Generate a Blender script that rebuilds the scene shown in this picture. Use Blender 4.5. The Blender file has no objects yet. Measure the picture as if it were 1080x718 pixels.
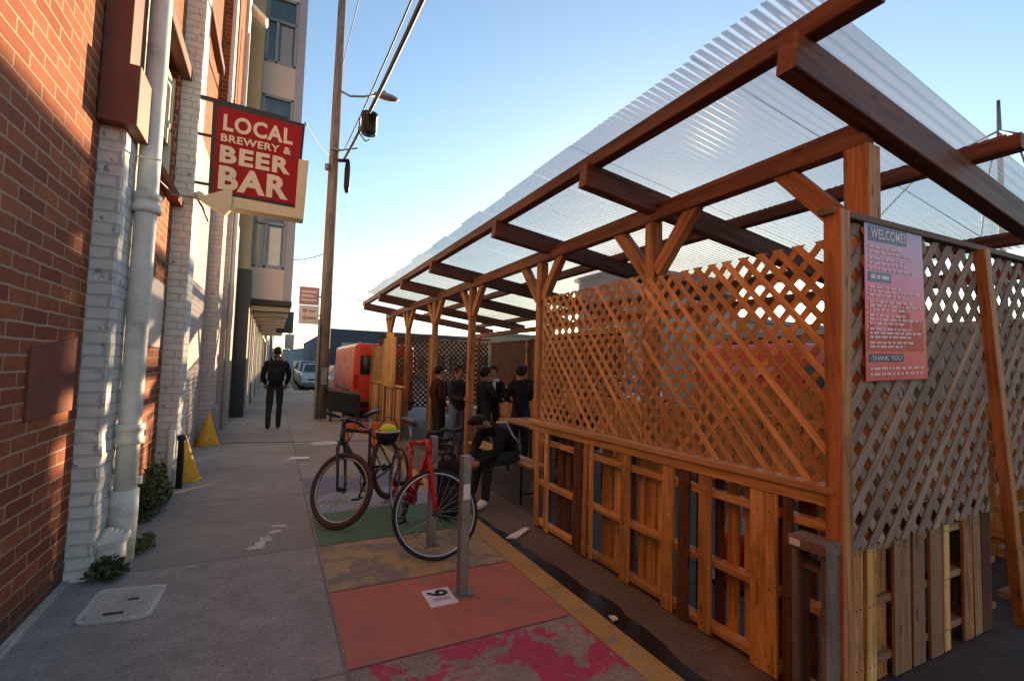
import bpy, bmesh, math, random
from mathutils import Vector, Matrix
random.seed(7)
R = random.Random(11)
S = bpy.context.scene
COL = S.collection
rad = math.radians

# ------------------------------------------------------------------ materials
class NT:
    def __init__(s, name):
        s.m = bpy.data.materials.new(name); s.m.use_nodes = True
        s.t = s.m.node_tree; s.n = s.t.nodes; s.l = s.t.links
        s.b = s.n['Principled BSDF']; s.out = s.n['Material Output']
    def node(s, typ, **kw):
        n = s.n.new(typ)
        for k, v in kw.items():
            if k.startswith('i_'):
                n.inputs[k[2:].replace('_', ' ')].default_value = v
            else: setattr(n, k, v)
        return n
    def link(s, a, b): s.l.new(a, b)
    def coord(s, kind='Object'):
        return s.node('ShaderNodeTexCoord').outputs[kind]
    def attr(s, name='gc'):
        return s.node('ShaderNodeAttribute', attribute_name=name).outputs['Vector']
    def mapping(s, vec, scale=(1, 1, 1), loc=(0, 0, 0)):
        n = s.node('ShaderNodeMapping'); n.inputs['Scale'].default_value = scale; n.inputs['Location'].default_value = loc
        s.link(vec, n.inputs['Vector']); return n.outputs['Vector']
    def noise(s, vec, scale=5, detail=4, rough=.55, dist=0):
        n = s.node('ShaderNodeTexNoise'); n.inputs['Scale'].default_value = scale; n.inputs['Detail'].default_value = detail
        n.inputs['Roughness'].default_value = rough; n.inputs['Distortion'].default_value = dist
        s.link(vec, n.inputs['Vector']); return n.outputs['Fac']
    def ramp(s, fac, stops, interp='LINEAR'):
        n = s.node('ShaderNodeValToRGB'); n.color_ramp.interpolation = interp
        e = n.color_ramp.elements
        while len(e) < len(stops): e.new(.5)
        for el, (p, c) in zip(e, stops):
            el.position = p; el.color = (c[0], c[1], c[2], 1) if hasattr(c, '__len__') else (c, c, c, 1)
        s.link(fac, n.inputs['Fac']); return n.outputs['Color']
    def mix(s, fac, a, b, blend='MIX'):
        n = s.node('ShaderNodeMix', data_type='RGBA', blend_type=blend)
        for v, i in ((fac, 0), (a, 6), (b, 7)):
            if hasattr(v, 'is_output'): s.link(v, n.inputs[i])
            elif hasattr(v, '__len__'): n.inputs[i].default_value = (*v, 1) if len(v) == 3 else v
            else: n.inputs[i].default_value = v
        return n.outputs[2]
    def math(s, op, a, b=0.0, c=0.0):
        n = s.node('ShaderNodeMath', operation=op)
        for v, i in ((a, 0), (b, 1), (c, 2)):
            if hasattr(v, 'is_output'): s.link(v, n.inputs[i])
            else: n.inputs[i].default_value = v
        return n.outputs[0]
    def bump(s, h, strength=.3, dist=.01):
        n = s.node('ShaderNodeBump'); n.inputs['Strength'].default_value = strength; n.inputs['Distance'].default_value = dist
        s.link(h, n.inputs['Height']); s.link(n.outputs['Normal'], s.b.inputs['Normal'])
    def base(s, c):
        if hasattr(c, 'is_output'): s.link(c, s.b.inputs['Base Color'])
        else: s.b.inputs['Base Color'].default_value = (*c, 1)
    def set(s, rough=None, metal=None, spec=None):
        if rough is not None:
            if hasattr(rough, 'is_output'): s.link(rough, s.b.inputs['Roughness'])
            else: s.b.inputs['Roughness'].default_value = rough
        if metal is not None: s.b.inputs['Metallic'].default_value = metal
        if spec is not None: s.b.inputs['Specular IOR Level'].default_value = spec
        return s.m

def lerp(a, b, t): return tuple(x + (y - x) * t for x, y in zip(a, b))
def mul(c, k): return tuple(min(1, x * k) for x in c)

def wood(name, c, var=.45, rough=.6, grey=0.0, knots=True):
    t = NT(name); g = t.attr('gc')
    v = t.mapping(g, (1.0, 15, 15)); n1 = t.noise(v, 1.0, 8, .70, .9)
    board = t.noise(t.mapping(g, (.12, .3, .3)), 1.0, 1, .5)
    blotch = t.noise(t.mapping(g, (2.2, 5, 5)), 1.0, 3, .6)
    dark = mul(c, .30); light = mul(lerp(c, (max(c),) * 3, .10), 1.5)
    col = t.ramp(n1, [(.33, dark), (.5, c), (.68, light)])
    col = t.mix(t.math('MULTIPLY', t.ramp(board, [(.34, 0), (.66, 1)]), var), col, mul(c, .5))
    col = t.mix(t.math('MULTIPLY', t.ramp(blotch, [(.5, 0), (.75, 1)]), .45), col, mul(c, .55))
    if grey: col = t.mix(t.math('MULTIPLY', t.ramp(blotch, [(.3, 1), (.65, .35)]), grey), col, (.27, .245, .22))
    if knots:
        vn = t.node('ShaderNodeTexVoronoi'); vn.inputs['Scale'].default_value = 1
        t.link(t.mapping(g, (3.2, 12, 12)), vn.inputs['Vector'])
        col = t.mix(t.ramp(vn.outputs['Distance'], [(.06, .9), (.17, 0)]), col, mul(c, .16))
        stn = t.noise(t.mapping(g, (1.3, 3, 3), (5, 5, 5)), 1.0, 5, .7); col = t.mix(t.ramp(stn, [(.54, 0), (.66, .55)]), col, lerp(mul(c, .3), (.06, .055, .05), .4))
    t.base(col); t.bump(n1, .25, .004)
    return t.set(rough, spec=.3)

def plain(name, c, rough=.5, metal=0.0, var=.18, scale=9.0, bump=0.0, spec=.5, dirt=None):
    t = NT(name); o = t.coord()
    n = t.noise(o, scale, 5, .6)
    col = t.ramp(n, [(.25, mul(c, 1 - var)), (.75, mul(c, 1 + var))])
    if dirt:
        d = t.noise(o, scale * .35, 6, .7)
        col = t.mix(t.ramp(d, [(.52, 0), (.68, .8)]), col, dirt)
    t.base(col)
    if bump: t.bump(n, bump, .01)
    t.set(t.ramp(n, [(.2, max(0, rough - .1)), (.8, min(1, rough + .1))]), metal, spec)
    return t.m

def wall_uv(t):
    """(along-wall, height) coordinates for axis-aligned walls, chosen by the face's own normal"""
    o = t.coord(); sp = t.node('ShaderNodeSeparateXYZ'); t.link(o, sp.inputs[0])
    nn = t.node('ShaderNodeSeparateXYZ'); t.link(t.coord('Normal'), nn.inputs[0])
    ax = t.math('GREATER_THAN', t.math('ABSOLUTE', nn.outputs[0]), .6)
    mx = t.node('ShaderNodeMix', data_type='FLOAT'); t.link(ax, mx.inputs[0])
    t.link(sp.outputs[0], mx.inputs[2]); t.link(sp.outputs[1], mx.inputs[3])
    cb = t.node('ShaderNodeCombineXYZ'); t.link(mx.outputs[0], cb.inputs[0]); t.link(sp.outputs[2], cb.inputs[1])
    return cb.outputs[0], o

def brick(name, c1, c2, mortar, painted=None, course=.083, length=.245, msize=.011, rag=.012):
    t = NT(name); uv, o = wall_uv(t)
    wob = t.node('ShaderNodeTexNoise'); wob.inputs['Scale'].default_value = 7; wob.inputs['Detail'].default_value = 3
    t.link(o, wob.inputs['Vector'])
    ws = t.node('ShaderNodeVectorMath', operation='SCALE'); t.link(wob.outputs['Color'], ws.inputs[0]); ws.inputs['Scale'].default_value = rag
    wa = t.node('ShaderNodeVectorMath', operation='ADD'); t.link(uv, wa.inputs[0]); t.link(ws.outputs[0], wa.inputs[1])
    b = t.node('ShaderNodeTexBrick'); t.link(wa.outputs[0], b.inputs['Vector'])
    for k, v in (('Scale', 1), ('Mortar Size', msize), ('Mortar Smooth', .25), ('Bias', -.1), ('Brick Width', length), ('Row Height', course)):
        b.inputs[k].default_value = v
    b.inputs['Color1'].default_value = (*c1, 1); b.inputs['Color2'].default_value = (*c2, 1); b.inputs['Mortar'].default_value = (*mortar, 1)
    fine = t.noise(o, 42, 6, .65); big = t.noise(o, 1.6, 5, .65); mid = t.noise(o, 9, 4, .6)
    col = t.mix(t.ramp(mid, [(.35, .55), (.7, 0)]), b.outputs['Color'], mul(c1, .45))
    mort = t.math('SUBTRACT', 1.0, b.outputs['Fac'])
    col = t.mix(b.outputs['Fac'], col, mortar)
    col = t.mix(t.ramp(big, [(.45, 0), (.75, .5)]), col, mul(lerp(c1, mortar, .25), .6))
    col = t.mix(t.ramp(fine, [(.3, .35), (.6, 0)]), col, mul(c1, .35))
    if painted:
        chip = t.noise(o, 11, 8, .72)
        col = t.mix(t.ramp(chip, [(.36, 0), (.41, 1)]), t.mix(.55, col, (.22, .21, .20)), t.ramp(mid, [(.3, mul(painted, .8)), (.7, painted)]))
        col = t.mix(t.ramp(b.outputs['Fac'], [(.55, 0), (1, .45)]), col, mul(painted, .45))
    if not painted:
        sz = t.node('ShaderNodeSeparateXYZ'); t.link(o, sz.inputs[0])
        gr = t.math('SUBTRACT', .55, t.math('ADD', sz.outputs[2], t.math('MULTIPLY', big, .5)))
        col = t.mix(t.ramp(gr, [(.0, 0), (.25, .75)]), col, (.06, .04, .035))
    t.base(col)
    h = t.math('MULTIPLY_ADD', mid, .35, t.math('MULTIPLY', b.outputs['Fac'], -1.0))
    h = t.math('MULTIPLY_ADD', fine, .25, h)
    t.bump(h, .9, .012 if not painted else .007)
    return t.set(.85, spec=.25)

def concrete(name, c, joints=None, paint=None, wear=.5, wear_scale=3.0, seed=0.0, rough=.8):
    t = NT(name); o = t.mapping(t.coord(), (1, 1, 1), (seed, seed * .37, 0))
    big = t.noise(o, .9, 5, .6); mid = t.noise(o, 5, 8, .74); fine = t.noise(o, 55, 5, .8)
    col = t.ramp(mid, [(.28, mul(c, .62)), (.5, c), (.72, mul(c, 1.35))])
    col = t.mix(t.ramp(big, [(.4, 0), (.68, .55)]), col, mul(c, .58))
    col = t.mix(t.ramp(fine, [(.34, .75), (.5, 0)]), col, mul(c, .42)); col = t.mix(t.ramp(fine, [(.55, 0), (.68, .6)]), col, mul(c, 1.7))
    spots = t.node('ShaderNodeTexVoronoi'); spots.inputs['Scale'].default_value = 4.5; t.link(o, spots.inputs['Vector'])
    col = t.mix(t.ramp(spots.outputs['Distance'], [(.045, .6), (.075, 0)]), col, mul(c, .35))
    if paint:
        w = t.noise(o, wear_scale, 9, .66, .4)
        pm = t.ramp(mid, [(.25, mul(paint, .7)), (.75, mul(paint, 1.15))])
        pm = t.mix(t.ramp(big, [(.4, 0), (.7, .35)]), pm, mul(lerp(paint, c, .4), .65))
        scf = t.noise(o, 38, 6, .78)
        wm = t.math('MULTIPLY', t.ramp(w, [(wear - .02, 0), (wear + .015, 1)]), t.ramp(t.math('ADD', scf, t.math('MULTIPLY', w, .35)), [(.50, .12), (.60, .93)]))
        col = t.mix(wm, col, pm)
    crk = t.node('ShaderNodeTexVoronoi', feature='DISTANCE_TO_EDGE'); crk.inputs['Scale'].default_value = .55
    wn = t.node('ShaderNodeTexNoise'); wn.inputs['Scale'].default_value = 3; wn.inputs['Detail'].default_value = 6; t.link(o, wn.inputs['Vector'])
    sc = t.node('ShaderNodeVectorMath', operation='MULTIPLY_ADD'); t.link(wn.outputs['Color'], sc.inputs[0]); sc.inputs[1].default_value = (.5, .5, .5); t.link(o, sc.inputs[2])
    t.link(sc.outputs[0], crk.inputs['Vector'])
    col = t.mix(t.ramp(crk.outputs['Distance'], [(.0, .25), (.004, 0)]), col, mul(c, .4))
    h = mid
    if joints:
        x0, dx, y0, dy = joints
        sp = t.node('ShaderNodeSeparateXYZ'); t.link(t.coord(), sp.inputs[0])
        ws = t.noise(o, 2.5, 3, .5)
        wn_ = t.node('ShaderNodeTexWhiteNoise', noise_dimensions='2D'); cbx = t.node('ShaderNodeCombineXYZ')
        for i, (a, d) in enumerate(((x0, dx), (y0, dy))): t.link(t.math('FLOOR', t.math('DIVIDE', t.math('SUBTRACT', sp.outputs[i], a), d)), cbx.inputs[i])
        t.link(cbx.outputs[0], wn_.inputs['Vector']); col = t.mix(t.math('MULTIPLY', wn_.outputs['Value'], .45), col, mul(c, .45))
        dists = []
        for i, (a, d) in enumerate(((x0, dx), (y0, dy))):
            v = t.math('MULTIPLY_ADD', ws, .012, t.math('SUBTRACT', sp.outputs[i], a))
            v = t.math('PINGPONG', v, d / 2)
            dists.append(v)
        jn = t.math('MINIMUM', *dists)
        col = t.mix(t.ramp(jn, [(.0, .6), (.007, .5), (.011, 0)]), col, mul(c, .3))
        jb = t.ramp(jn, [(0, 0), (.02, 1)])
        h = t.math('ADD', t.math('MULTIPLY', mid, .4), jb)
    h = t.math('MULTIPLY_ADD', fine, .25, h)
    t.base(col); t.bump(h, .5, .008)
    return t.set(t.ramp(mid, [(.3, rough - .12), (.7, rough + .1)]), spec=.35)

M = {}
M['beam'] = wood('stained_beam', (.27, .105, .047), .35, .5)
M['rafter'] = wood('dark_rafter', (.17, .066, .035), .35, .5)
M['post'] = wood('stained_post', (.48, .215, .078), .3, .55)
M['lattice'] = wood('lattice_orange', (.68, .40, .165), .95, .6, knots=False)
M['lattice_grey'] = wood('lattice_weathered', (.37, .265, .195), .8, .8, grey=.25, knots=False)
M['pallet'] = wood('pallet_orange', (.70, .39, .125), .8, .6)
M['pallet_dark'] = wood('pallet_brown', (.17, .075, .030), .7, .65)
M['pallet_grey'] = wood('pallet_weathered', (.38, .205, .095), .75, .8, grey=.12)
M['grey_wood'] = wood('weathered_wood', (.17, .12, .085), .5, .8, grey=.4)
M['bench'] = wood('beer_bench_wood', (.55, .30, .11), .4, .45)
M['polewood'] = wood('pole_wood', (.30, .225, .18), .3, .85, grey=.3)
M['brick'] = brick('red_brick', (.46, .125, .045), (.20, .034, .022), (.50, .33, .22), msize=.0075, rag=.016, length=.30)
M['whitebrick'] = brick('white_painted_brick', (.45, .35, .30), (.42, .33, .28), (.40, .36, .33), painted=(.80, .775, .74), rag=.011, msize=.010)
M['pinkbrick'] = brick('pale_pink_painted_brick', (.45, .35, .30), (.42, .33, .28), (.40, .36, .33), painted=(.62, .52, .48), rag=.012, msize=.008)
M['pipe'] = plain('painted_pipe', (.76, .73, .66), .5, 0, .12, 6, .1, dirt=(.30, .28, .24))
M['rust'] = plain('brown_painted_metal', (.15, .050, .030), .6, 0, .3, 7, .1)
M['plate'] = plain('brown_plate', (.20, .052, .030), .85, 0, .3, 12, .2)
M['cream'] = plain('cream_paint', (.72, .58, .36), .55, 0, .1, 5)
M['creamlt'] = plain('light_cream_lettering', (.85, .66, .47), .5, 0, .06, 5)
M['signred'] = plain('sign_red', (.36, .007, .014), .85, 0, .15, 4)
M['black'] = plain('black_paint', (.012, .012, .013), .45, 0, .2, 8)
M['blackmetal'] = plain('black_metal', (.02, .02, .022), .38, .6, .2, 20)
M['galv'] = plain('galvanised_steel', (.30, .285, .27), .48, .75, .22, 14, .1, dirt=(.16, .12, .09))
M['chrome'] = plain('alloy', (.36, .36, .37), .35, 1, .08, 20)
M['rubber'] = plain('tyre_rubber', (.018, .018, .018), .8, 0, .2, 30)
M['tan_rubber'] = plain('brown_tyre_rubber', (.075, .028, .018), .75, 0, .2, 30)
M['bikered'] = plain('red_bike_paint', (.52, .008, .010), .25, 0, .1, 9)
M['bikegrey'] = plain('dark_bike_paint', (.028, .028, .030), .35, .2, .1, 9)
M['yellowcone'] = plain('yellow_cone_plastic', (.85, .40, .02), .6, 0, .18, 6, .05, dirt=(.45, .22, .05))
M['neon'] = plain('neon_yellow_shell', (.62, .72, .02), .4, 0, .1, 8)
M['orange'] = plain('orange_plastic', (.75, .12, .02), .5, 0, .12, 6)
M['white'] = plain('white_paint', (.78, .77, .74), .5, 0, .08, 6, dirt=(.55, .53, .5))
M['paper'] = plain('white_paper', (.80, .79, .77), .8, 0, .06, 8)
M['greypaint'] = plain('dark_grey_render', (.040, .043, .050), .7, 0, .15, 3, .05)
M['olive'] = plain('olive_render', (.30, .27, .18), .85, 0, .1, 2, .05)
M['bay'] = plain('grey_bay_panel', (.36, .36, .40), .6, 0, .06, 2)
M['spandrel'] = plain('pale_pink_panel', (.62, .50, .46), .6, 0, .06, 2)
M['frame'] = plain('grey_window_frame', (.30, .31, .33), .5, 0, .08, 3)
M['whiteframe'] = plain('white_frame', (.75, .70, .60), .5, 0, .08, 3)
M['curb'] = concrete('yellow_curb_paint', (.34, .29, .23), None, (.52, .33, .085), .42, 9, 3.0)
M['sidewalk'] = concrete('sidewalk_concrete', (.39, .355, .31), (.395, 1.60, .74, 1.72))
M['gutter'] = concrete('gutter_concrete', (.17, .13, .095), None, None, seed=8.0)
M['lane'] = concrete('shaded_lane_asphalt', (.075, .066, .058), None, None, seed=11.0)
M['asphalt'] = concrete('asphalt', (.060, .058, .057), None, None, seed=5.0, rough=.75)
M['wet'] = plain('black_tar', (.010, .010, .011), .32, 0, .3, 12, .15)
M['stain'] = concrete('pale_stain', (.66, .64, .60), None, None, seed=2.0)
M['cover'] = concrete('cover_concrete', (.58, .53, .44), None, None, seed=4.0)
JC = (.33, .285, .225)
BAND = [((.55, .032, .11), .505, 2.9, 4.1), ((.68, .20, .125), .37, 3.5, 2.0), ((.60, .43, .18), .49, 4.0, 3.3), ((.06, .31, .135), .32, 3.0, 4.1),
        ((.34, .40, .50), .46, 3.0, 5.7), ((.19, .19, .29), .44, 3.0, 6.2)]
for i, (c, w, s, sd) in enumerate(BAND):
    M['band%d' % i] = concrete('worn_paint_%s' % ('pink', 'coral', 'yellow', 'green', 'pale_blue', 'violet')[i], JC, (.395, 9.0, .74, .86), c, w, s, sd)

def glass(name, c, rough=.08):
    t = NT(name); n = t.noise(t.coord(), 2.0, 4, .6)
    t.base(t.ramp(n, [(.3, mul(c, .6)), (.7, mul(c, 1.3))])); return t.set(rough, spec=.9)
M['glass'] = glass('window_glass', (.06, .085, .085))
M['carglass'] = glass('car_glass', (.02, .028, .034), .04)

def cloth(name, c, rough=.9):
    t = NT(name); o = t.coord(); n = t.noise(o, 6, 5, .65, 1.0); f = t.noise(o, 160, 2, .6)
    t.base(t.ramp(n, [(.25, mul(c, .6)), (.75, mul(c, 1.4))])); t.bump(t.math('MULTIPLY_ADD', f, .15, n), .6, .03)
    return t.set(rough, spec=.2)
M['blackcloth'] = cloth('black_jacket_cloth', (.014, .014, .016))
M['darkcloth'] = cloth('charcoal_cloth', (.030, .030, .034))
M['navy'] = cloth('navy_cloth', (.020, .024, .040))
M['denim'] = cloth('blue_denim', (.12, .17, .26))
M['burg'] = cloth('burgundy_cloth', (.045, .014, .016))
M['whitecloth'] = cloth('white_cloth', (.7, .67, .62))
M['hair'] = cloth('dark_hair', (.016, .011, .008), .6)
M['skin'] = plain('skin', (.34, .18, .12), .55, 0, .1, 12)
M['shoe'] = plain('black_shoe', (.02, .02, .02), .6, 0, .2, 12)
M['whiteshoe'] = plain('white_shoe', (.7, .68, .64), .6, 0, .1, 12)
M['redpaint'] = plain('red_vehicle_paint', (.60, .045, .020), .3, 0, .06, 2)
M['redtruck'] = plain('dull_red_panel', (.55, .075, .035), .5, 0, .12, 2)
M['silver'] = plain('silver_car_paint', (.48, .49, .50), .3, .5, .06, 2)
M['bluecar'] = plain('pale_blue_car_paint', (.28, .36, .42), .3, .3, .06, 2)
M['whitecar'] = plain('white_car_paint', (.72, .72, .70), .3, 0, .05, 2)
M['taillight'] = plain('red_lens', (.5, .01, .01), .2, 0, .05, 5)
M['farblue'] = plain('dark_blue_render', (.055, .068, .095), .85, 0, .2, .15)
M['fargrey'] = plain('grey_render', (.22, .22, .23), .85, 0, .1, .3)
M['fartan'] = plain('tan_render', (.33, .27, .21), .85, 0, .1, .3)
M['hill'] = plain('hill_scrub', (.075, .085, .075), .95, 0, .5, .06)
M['leafA'] = plain('leaf_green', (.045, .075, .022), .6, 0, .5, 14)
M['leafB'] = plain('leaf_dry', (.10, .085, .035), .7, 0, .5, 14)
M['bluesign'] = plain('blue_sign_face', (.20, .34, .50), .5, 0, .1, 3)
M['pinksign'] = plain('faded_sign_red', (.55, .25, .22), .6, 0, .15, 6)

def roof_mat():
    t = NT('corrugated_clear_sheet'); t.n.remove(t.b)
    o = t.coord(); n = t.noise(o, 3, 5, .65); st = t.noise(t.mapping(o, (.6, 14, 1)), 1, 3, .6)
    tr = t.node('ShaderNodeBsdfTransparent'); tr.inputs[0].default_value = (.93, .96, .97, 1)
    tl = t.node('ShaderNodeBsdfTranslucent'); tl.inputs[0].default_value = (.95, .95, .93, 1)
    gl = t.node('ShaderNodeBsdfGlossy'); gl.inputs['Roughness'].default_value = .12
    m0 = t.node('ShaderNodeMixShader'); m0.inputs[0].default_value = .5
    rf = t.node('ShaderNodeBsdfRefraction'); rf.inputs['IOR'].default_value = 1.03; rf.inputs['Roughness'].default_value = .3; rf.inputs[0].default_value = (.97, .97, .95, 1)
    t.link(tl.outputs[0], m0.inputs[1]); t.link(rf.outputs[0], m0.inputs[2])
    m1 = t.node('ShaderNodeMixShader'); lw = t.node('ShaderNodeLayerWeight'); lw.inputs[0].default_value = .5
    t.link(t.math('MINIMUM', .9, t.math('MULTIPLY_ADD', t.math('POWER', lw.outputs['Facing'], 2.0), .88, t.math('MULTIPLY_ADD', n, .10, t.math('MULTIPLY_ADD', st, .18, .02)))), m1.inputs[0])
    t.link(tr.outputs[0], m1.inputs[1]); t.link(m0.outputs[0], m1.inputs[2])
    fr = t.node('ShaderNodeFresnel'); fr.inputs['IOR'].default_value = 1.45
    m2 = t.node('ShaderNodeMixShader'); t.link(t.math('MULTIPLY', fr.outputs[0], .55), m2.inputs[0])
    t.link(m1.outputs[0], m2.inputs[1]); t.link(gl.outputs[0], m2.inputs[2])
    t.link(m2.outputs[0], t.out.inputs['Surface'])
    return t.m
M['roof'] = roof_mat()

def poster_mat():
    t = NT('printed_poster'); o = t.coord(); sp = t.node('ShaderNodeSeparateXYZ'); t.link(t.coord('Generated'), sp.inputs[0])
    n = t.noise(t.mapping(o, (9, 1, 3)), 1, 4, .6)
    v = t.math('MULTIPLY_ADD', n, .22, t.math('SUBTRACT', sp.outputs[2], .11))
    col = t.ramp(v, [(.0, (.62, .006, .04)), (.28, (.74, .010, .05)), (.46, (.76, .05, .12)), (.62, (.74, .18, .36)), (.85, (.62, .34, .56)), (1, (.30, .38, .58))])
    t.base(col); return t.set(.35, spec=.5)
M['poster'] = poster_mat()
M['ink'] = plain('poster_dark_box', (.06, .07, .10), .5, 0, .1, 5)
M['inkblue'] = plain('poster_blue_box', (.14, .22, .32), .5, 0, .1, 5)
M['inkwhite'] = plain('poster_white_print', (.80, .72, .75), .5, 0, .1, 5)
M['inkpink'] = plain('poster_pink_print', (.85, .60, .66), .5, 0, .1, 5)

# ------------------------------------------------------------------ mesh builder
class MB:
    def __init__(s): s.v = []; s.f = []; s.mi = []; s.sm = []; s.g = []
    def add(s, verts, faces, mi=0, smooth=False, gc=None):
        o = len(s.v); s.v += [tuple(p) for p in verts]
        s.g += gc if gc else [tuple(p) for p in verts]
        for f in faces: s.f.append([o + i for i in f]); s.mi.append(mi); s.sm.append(smooth)
    def bar(s, a, b, w, h, up=(0, 0, 1), mi=0, ch=.0):
        """rectangular bar from a to b, w across, h along up"""
        a = Vector(a); b = Vector(b); d = (b - a); L = d.length; d.normalize()
        up = Vector(up); sd = d.cross(up)
        if sd.length < 1e-4: sd = d.cross(Vector((1, 0, 0)))
        sd.normalize(); u = sd.cross(d); u.normalize()
        off = (R.uniform(0, 90), R.uniform(0, 90), R.uniform(0, 90))
        c = ch if ch else min(w, h) * .06
        sec = [(-w/2 + c, -h/2), (w/2 - c, -h/2), (w/2, -h/2 + c), (w/2, h/2 - c), (w/2 - c, h/2), (-w/2 + c, h/2), (-w/2, h/2 - c), (-w/2, -h/2 + c)]
        vs = []; gs = []
        for t, p in ((0, a), (L, b)):
            for x, y in sec:
                vs.append(p + sd * x + u * y); gs.append((t + off[0], x + off[1], y + off[2]))
        n = len(sec)
        fs = [[i, (i + 1) % n, n + (i + 1) % n, n + i] for i in range(n)] + [list(range(n))[::-1], list(range(n, 2 * n))]
        s.add(vs, fs, mi, False, gs)
    def box(s, lo, hi, mi=0):
        x0, y0, z0 = lo; x1, y1, z1 = hi
        s.add([(x0, y0, z0), (x1, y0, z0), (x1, y1, z0), (x0, y1, z0), (x0, y0, z1), (x1, y0, z1), (x1, y1, z1), (x0, y1, z1)],
              [[0, 3, 2, 1], [4, 5, 6, 7], [0, 1, 5, 4], [1, 2, 6, 5], [2, 3, 7, 6], [3, 0, 4, 7]], mi)
    def tube(s, pts, r, n=10, mi=0, cap=True, closed=False):
        pts = [Vector(p) for p in pts]; m = len(pts)
        rs = r if hasattr(r, '__len__') else [r] * m
        vs = []; prev = None
        for i, p in enumerate(pts):
            if closed: d = pts[(i + 1) % m] - pts[i - 1]
            else: d = pts[min(i + 1, m - 1)] - pts[max(i - 1, 0)]
            d.normalize()
            if prev is None:
                ref = Vector((0, 0, 1)) if abs(d.z) < .9 else Vector((1, 0, 0))
                sd = d.cross(ref)
            else: sd = prev - d * prev.dot(d)
            sd.normalize(); prev = sd; u = d.cross(sd)
            for k in range(n):
                a = 2 * math.pi * k / n
                vs.append(p + (sd * math.cos(a) + u * math.sin(a)) * rs[i])
        fs = []
        for i in range(m if closed else m - 1):
            j = (i + 1) % m
            for k in range(n):
                fs.append([i * n + k, i * n + (k + 1) % n, j * n + (k + 1) % n, j * n + k])
        off = R.uniform(0, 50); gs = []
        acc = 0
        for i in range(m):
            if i: acc += (pts[i] - pts[i - 1]).length
            for k in range(n):
                a = 2 * math.pi * k / n; gs.append((acc + off, math.cos(a) * rs[i] + off, math.sin(a) * rs[i] + off))
        s.add(vs, fs, mi, True, gs)
        if cap and not closed:
            o = len(s.v) - m * n
            s.f.append([o + k for k in range(n)][::-1]); s.mi.append(mi); s.sm.append(False)
            s.f.append([o + (m - 1) * n + k for k in range(n)]); s.mi.append(mi); s.sm.append(False)
    def lathe(s, c, prof, n=24, mi=0, axis=(0, 0, 1)):
        """prof: (radius, height) along axis"""
        ax = Vector(axis).normalized(); sd = ax.cross(Vector((1, 0, 0)))
        if sd.length < .01: sd = ax.cross(Vector((0, 1, 0)))
        sd.normalize(); u = ax.cross(sd); c = Vector(c); vs = []
        for r, h in prof:
            for k in range(n):
                a = 2 * math.pi * k / n; vs.append(c + ax * h + (sd * math.cos(a) + u * math.sin(a)) * max(r, 1e-4))
        fs = [[i * n + k, i * n + (k + 1) % n, (i + 1) * n + (k + 1) % n, (i + 1) * n + k] for i in range(len(prof) - 1) for k in range(n)]
        s.add(vs, fs, mi, True)
    def prism(s, poly, fn, d0, d1, mi=0):
        """poly of 2D points, fn(u,v,d)->3D, extruded d0..d1"""
        n = len(poly)
        off = (R.uniform(0, 90), R.uniform(0, 90), 0)
        vs = [fn(u, v, d0) for u, v in poly] + [fn(u, v, d1) for u, v in poly]
        gs = [(u + off[0], v + off[1], 0) for u, v in poly] * 2
        fs = [list(range(n))[::-1], list(range(n, 2 * n))] + [[i, (i + 1) % n, n + (i + 1) % n, n + i] for i in range(n)]
        s.add(vs, fs, mi, False, gs)
    def ball(s, c, r, n=16, m=10, mi=0, fn=None):
        rx, ry, rz = r if hasattr(r, '__len__') else (r, r, r)
        vs = []
        for i in range(m + 1):
            t = math.pi * i / m
            for k in range(n):
                a = 2 * math.pi * k / n
                p = Vector((rx * math.sin(t) * math.cos(a), ry * math.sin(t) * math.sin(a), rz * math.cos(t)))
                if fn: p = fn(p)
                vs.append(Vector(c) + p)
        fs = [[i * n + k, (i + 1) * n + k, (i + 1) * n + (k + 1) % n, i * n + (k + 1) % n] for i in range(m) for k in range(n)]
        s.add(vs, fs, mi, True)
    def xf(s, fn, start=0):
        for i in range(start, len(s.v)): s.v[i] = tuple(fn(Vector(s.v[i])))
    def build(s, name, mats, parent=None, label=None):
        base = Vector(parent.get('_w', (0, 0, 0))) if parent else Vector((0, 0, 0))
        me = bpy.data.meshes.new(name)
        me.from_pydata([tuple(Vector(p) - base) for p in s.v], [], s.f)
        for m in (mats if isinstance(mats, (list, tuple)) else [mats]): me.materials.append(M[m])
        me.polygons.foreach_set('material_index', s.mi); me.polygons.foreach_set('use_smooth', s.sm)
        at = me.attributes.new('gc', 'FLOAT_VECTOR', 'POINT'); at.data.foreach_set('vector', [x for p in s.g for x in p])
        bm = bmesh.new(); bm.from_mesh(me); bmesh.ops.recalc_face_normals(bm, faces=bm.faces); bm.to_mesh(me); bm.free()
        me.update()
        o = bpy.data.objects.new(name, me); COL.objects.link(o)
        if parent: o.parent = parent; o['_w'] = tuple(base)
        if label: o['label'] = label
        return o

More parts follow.
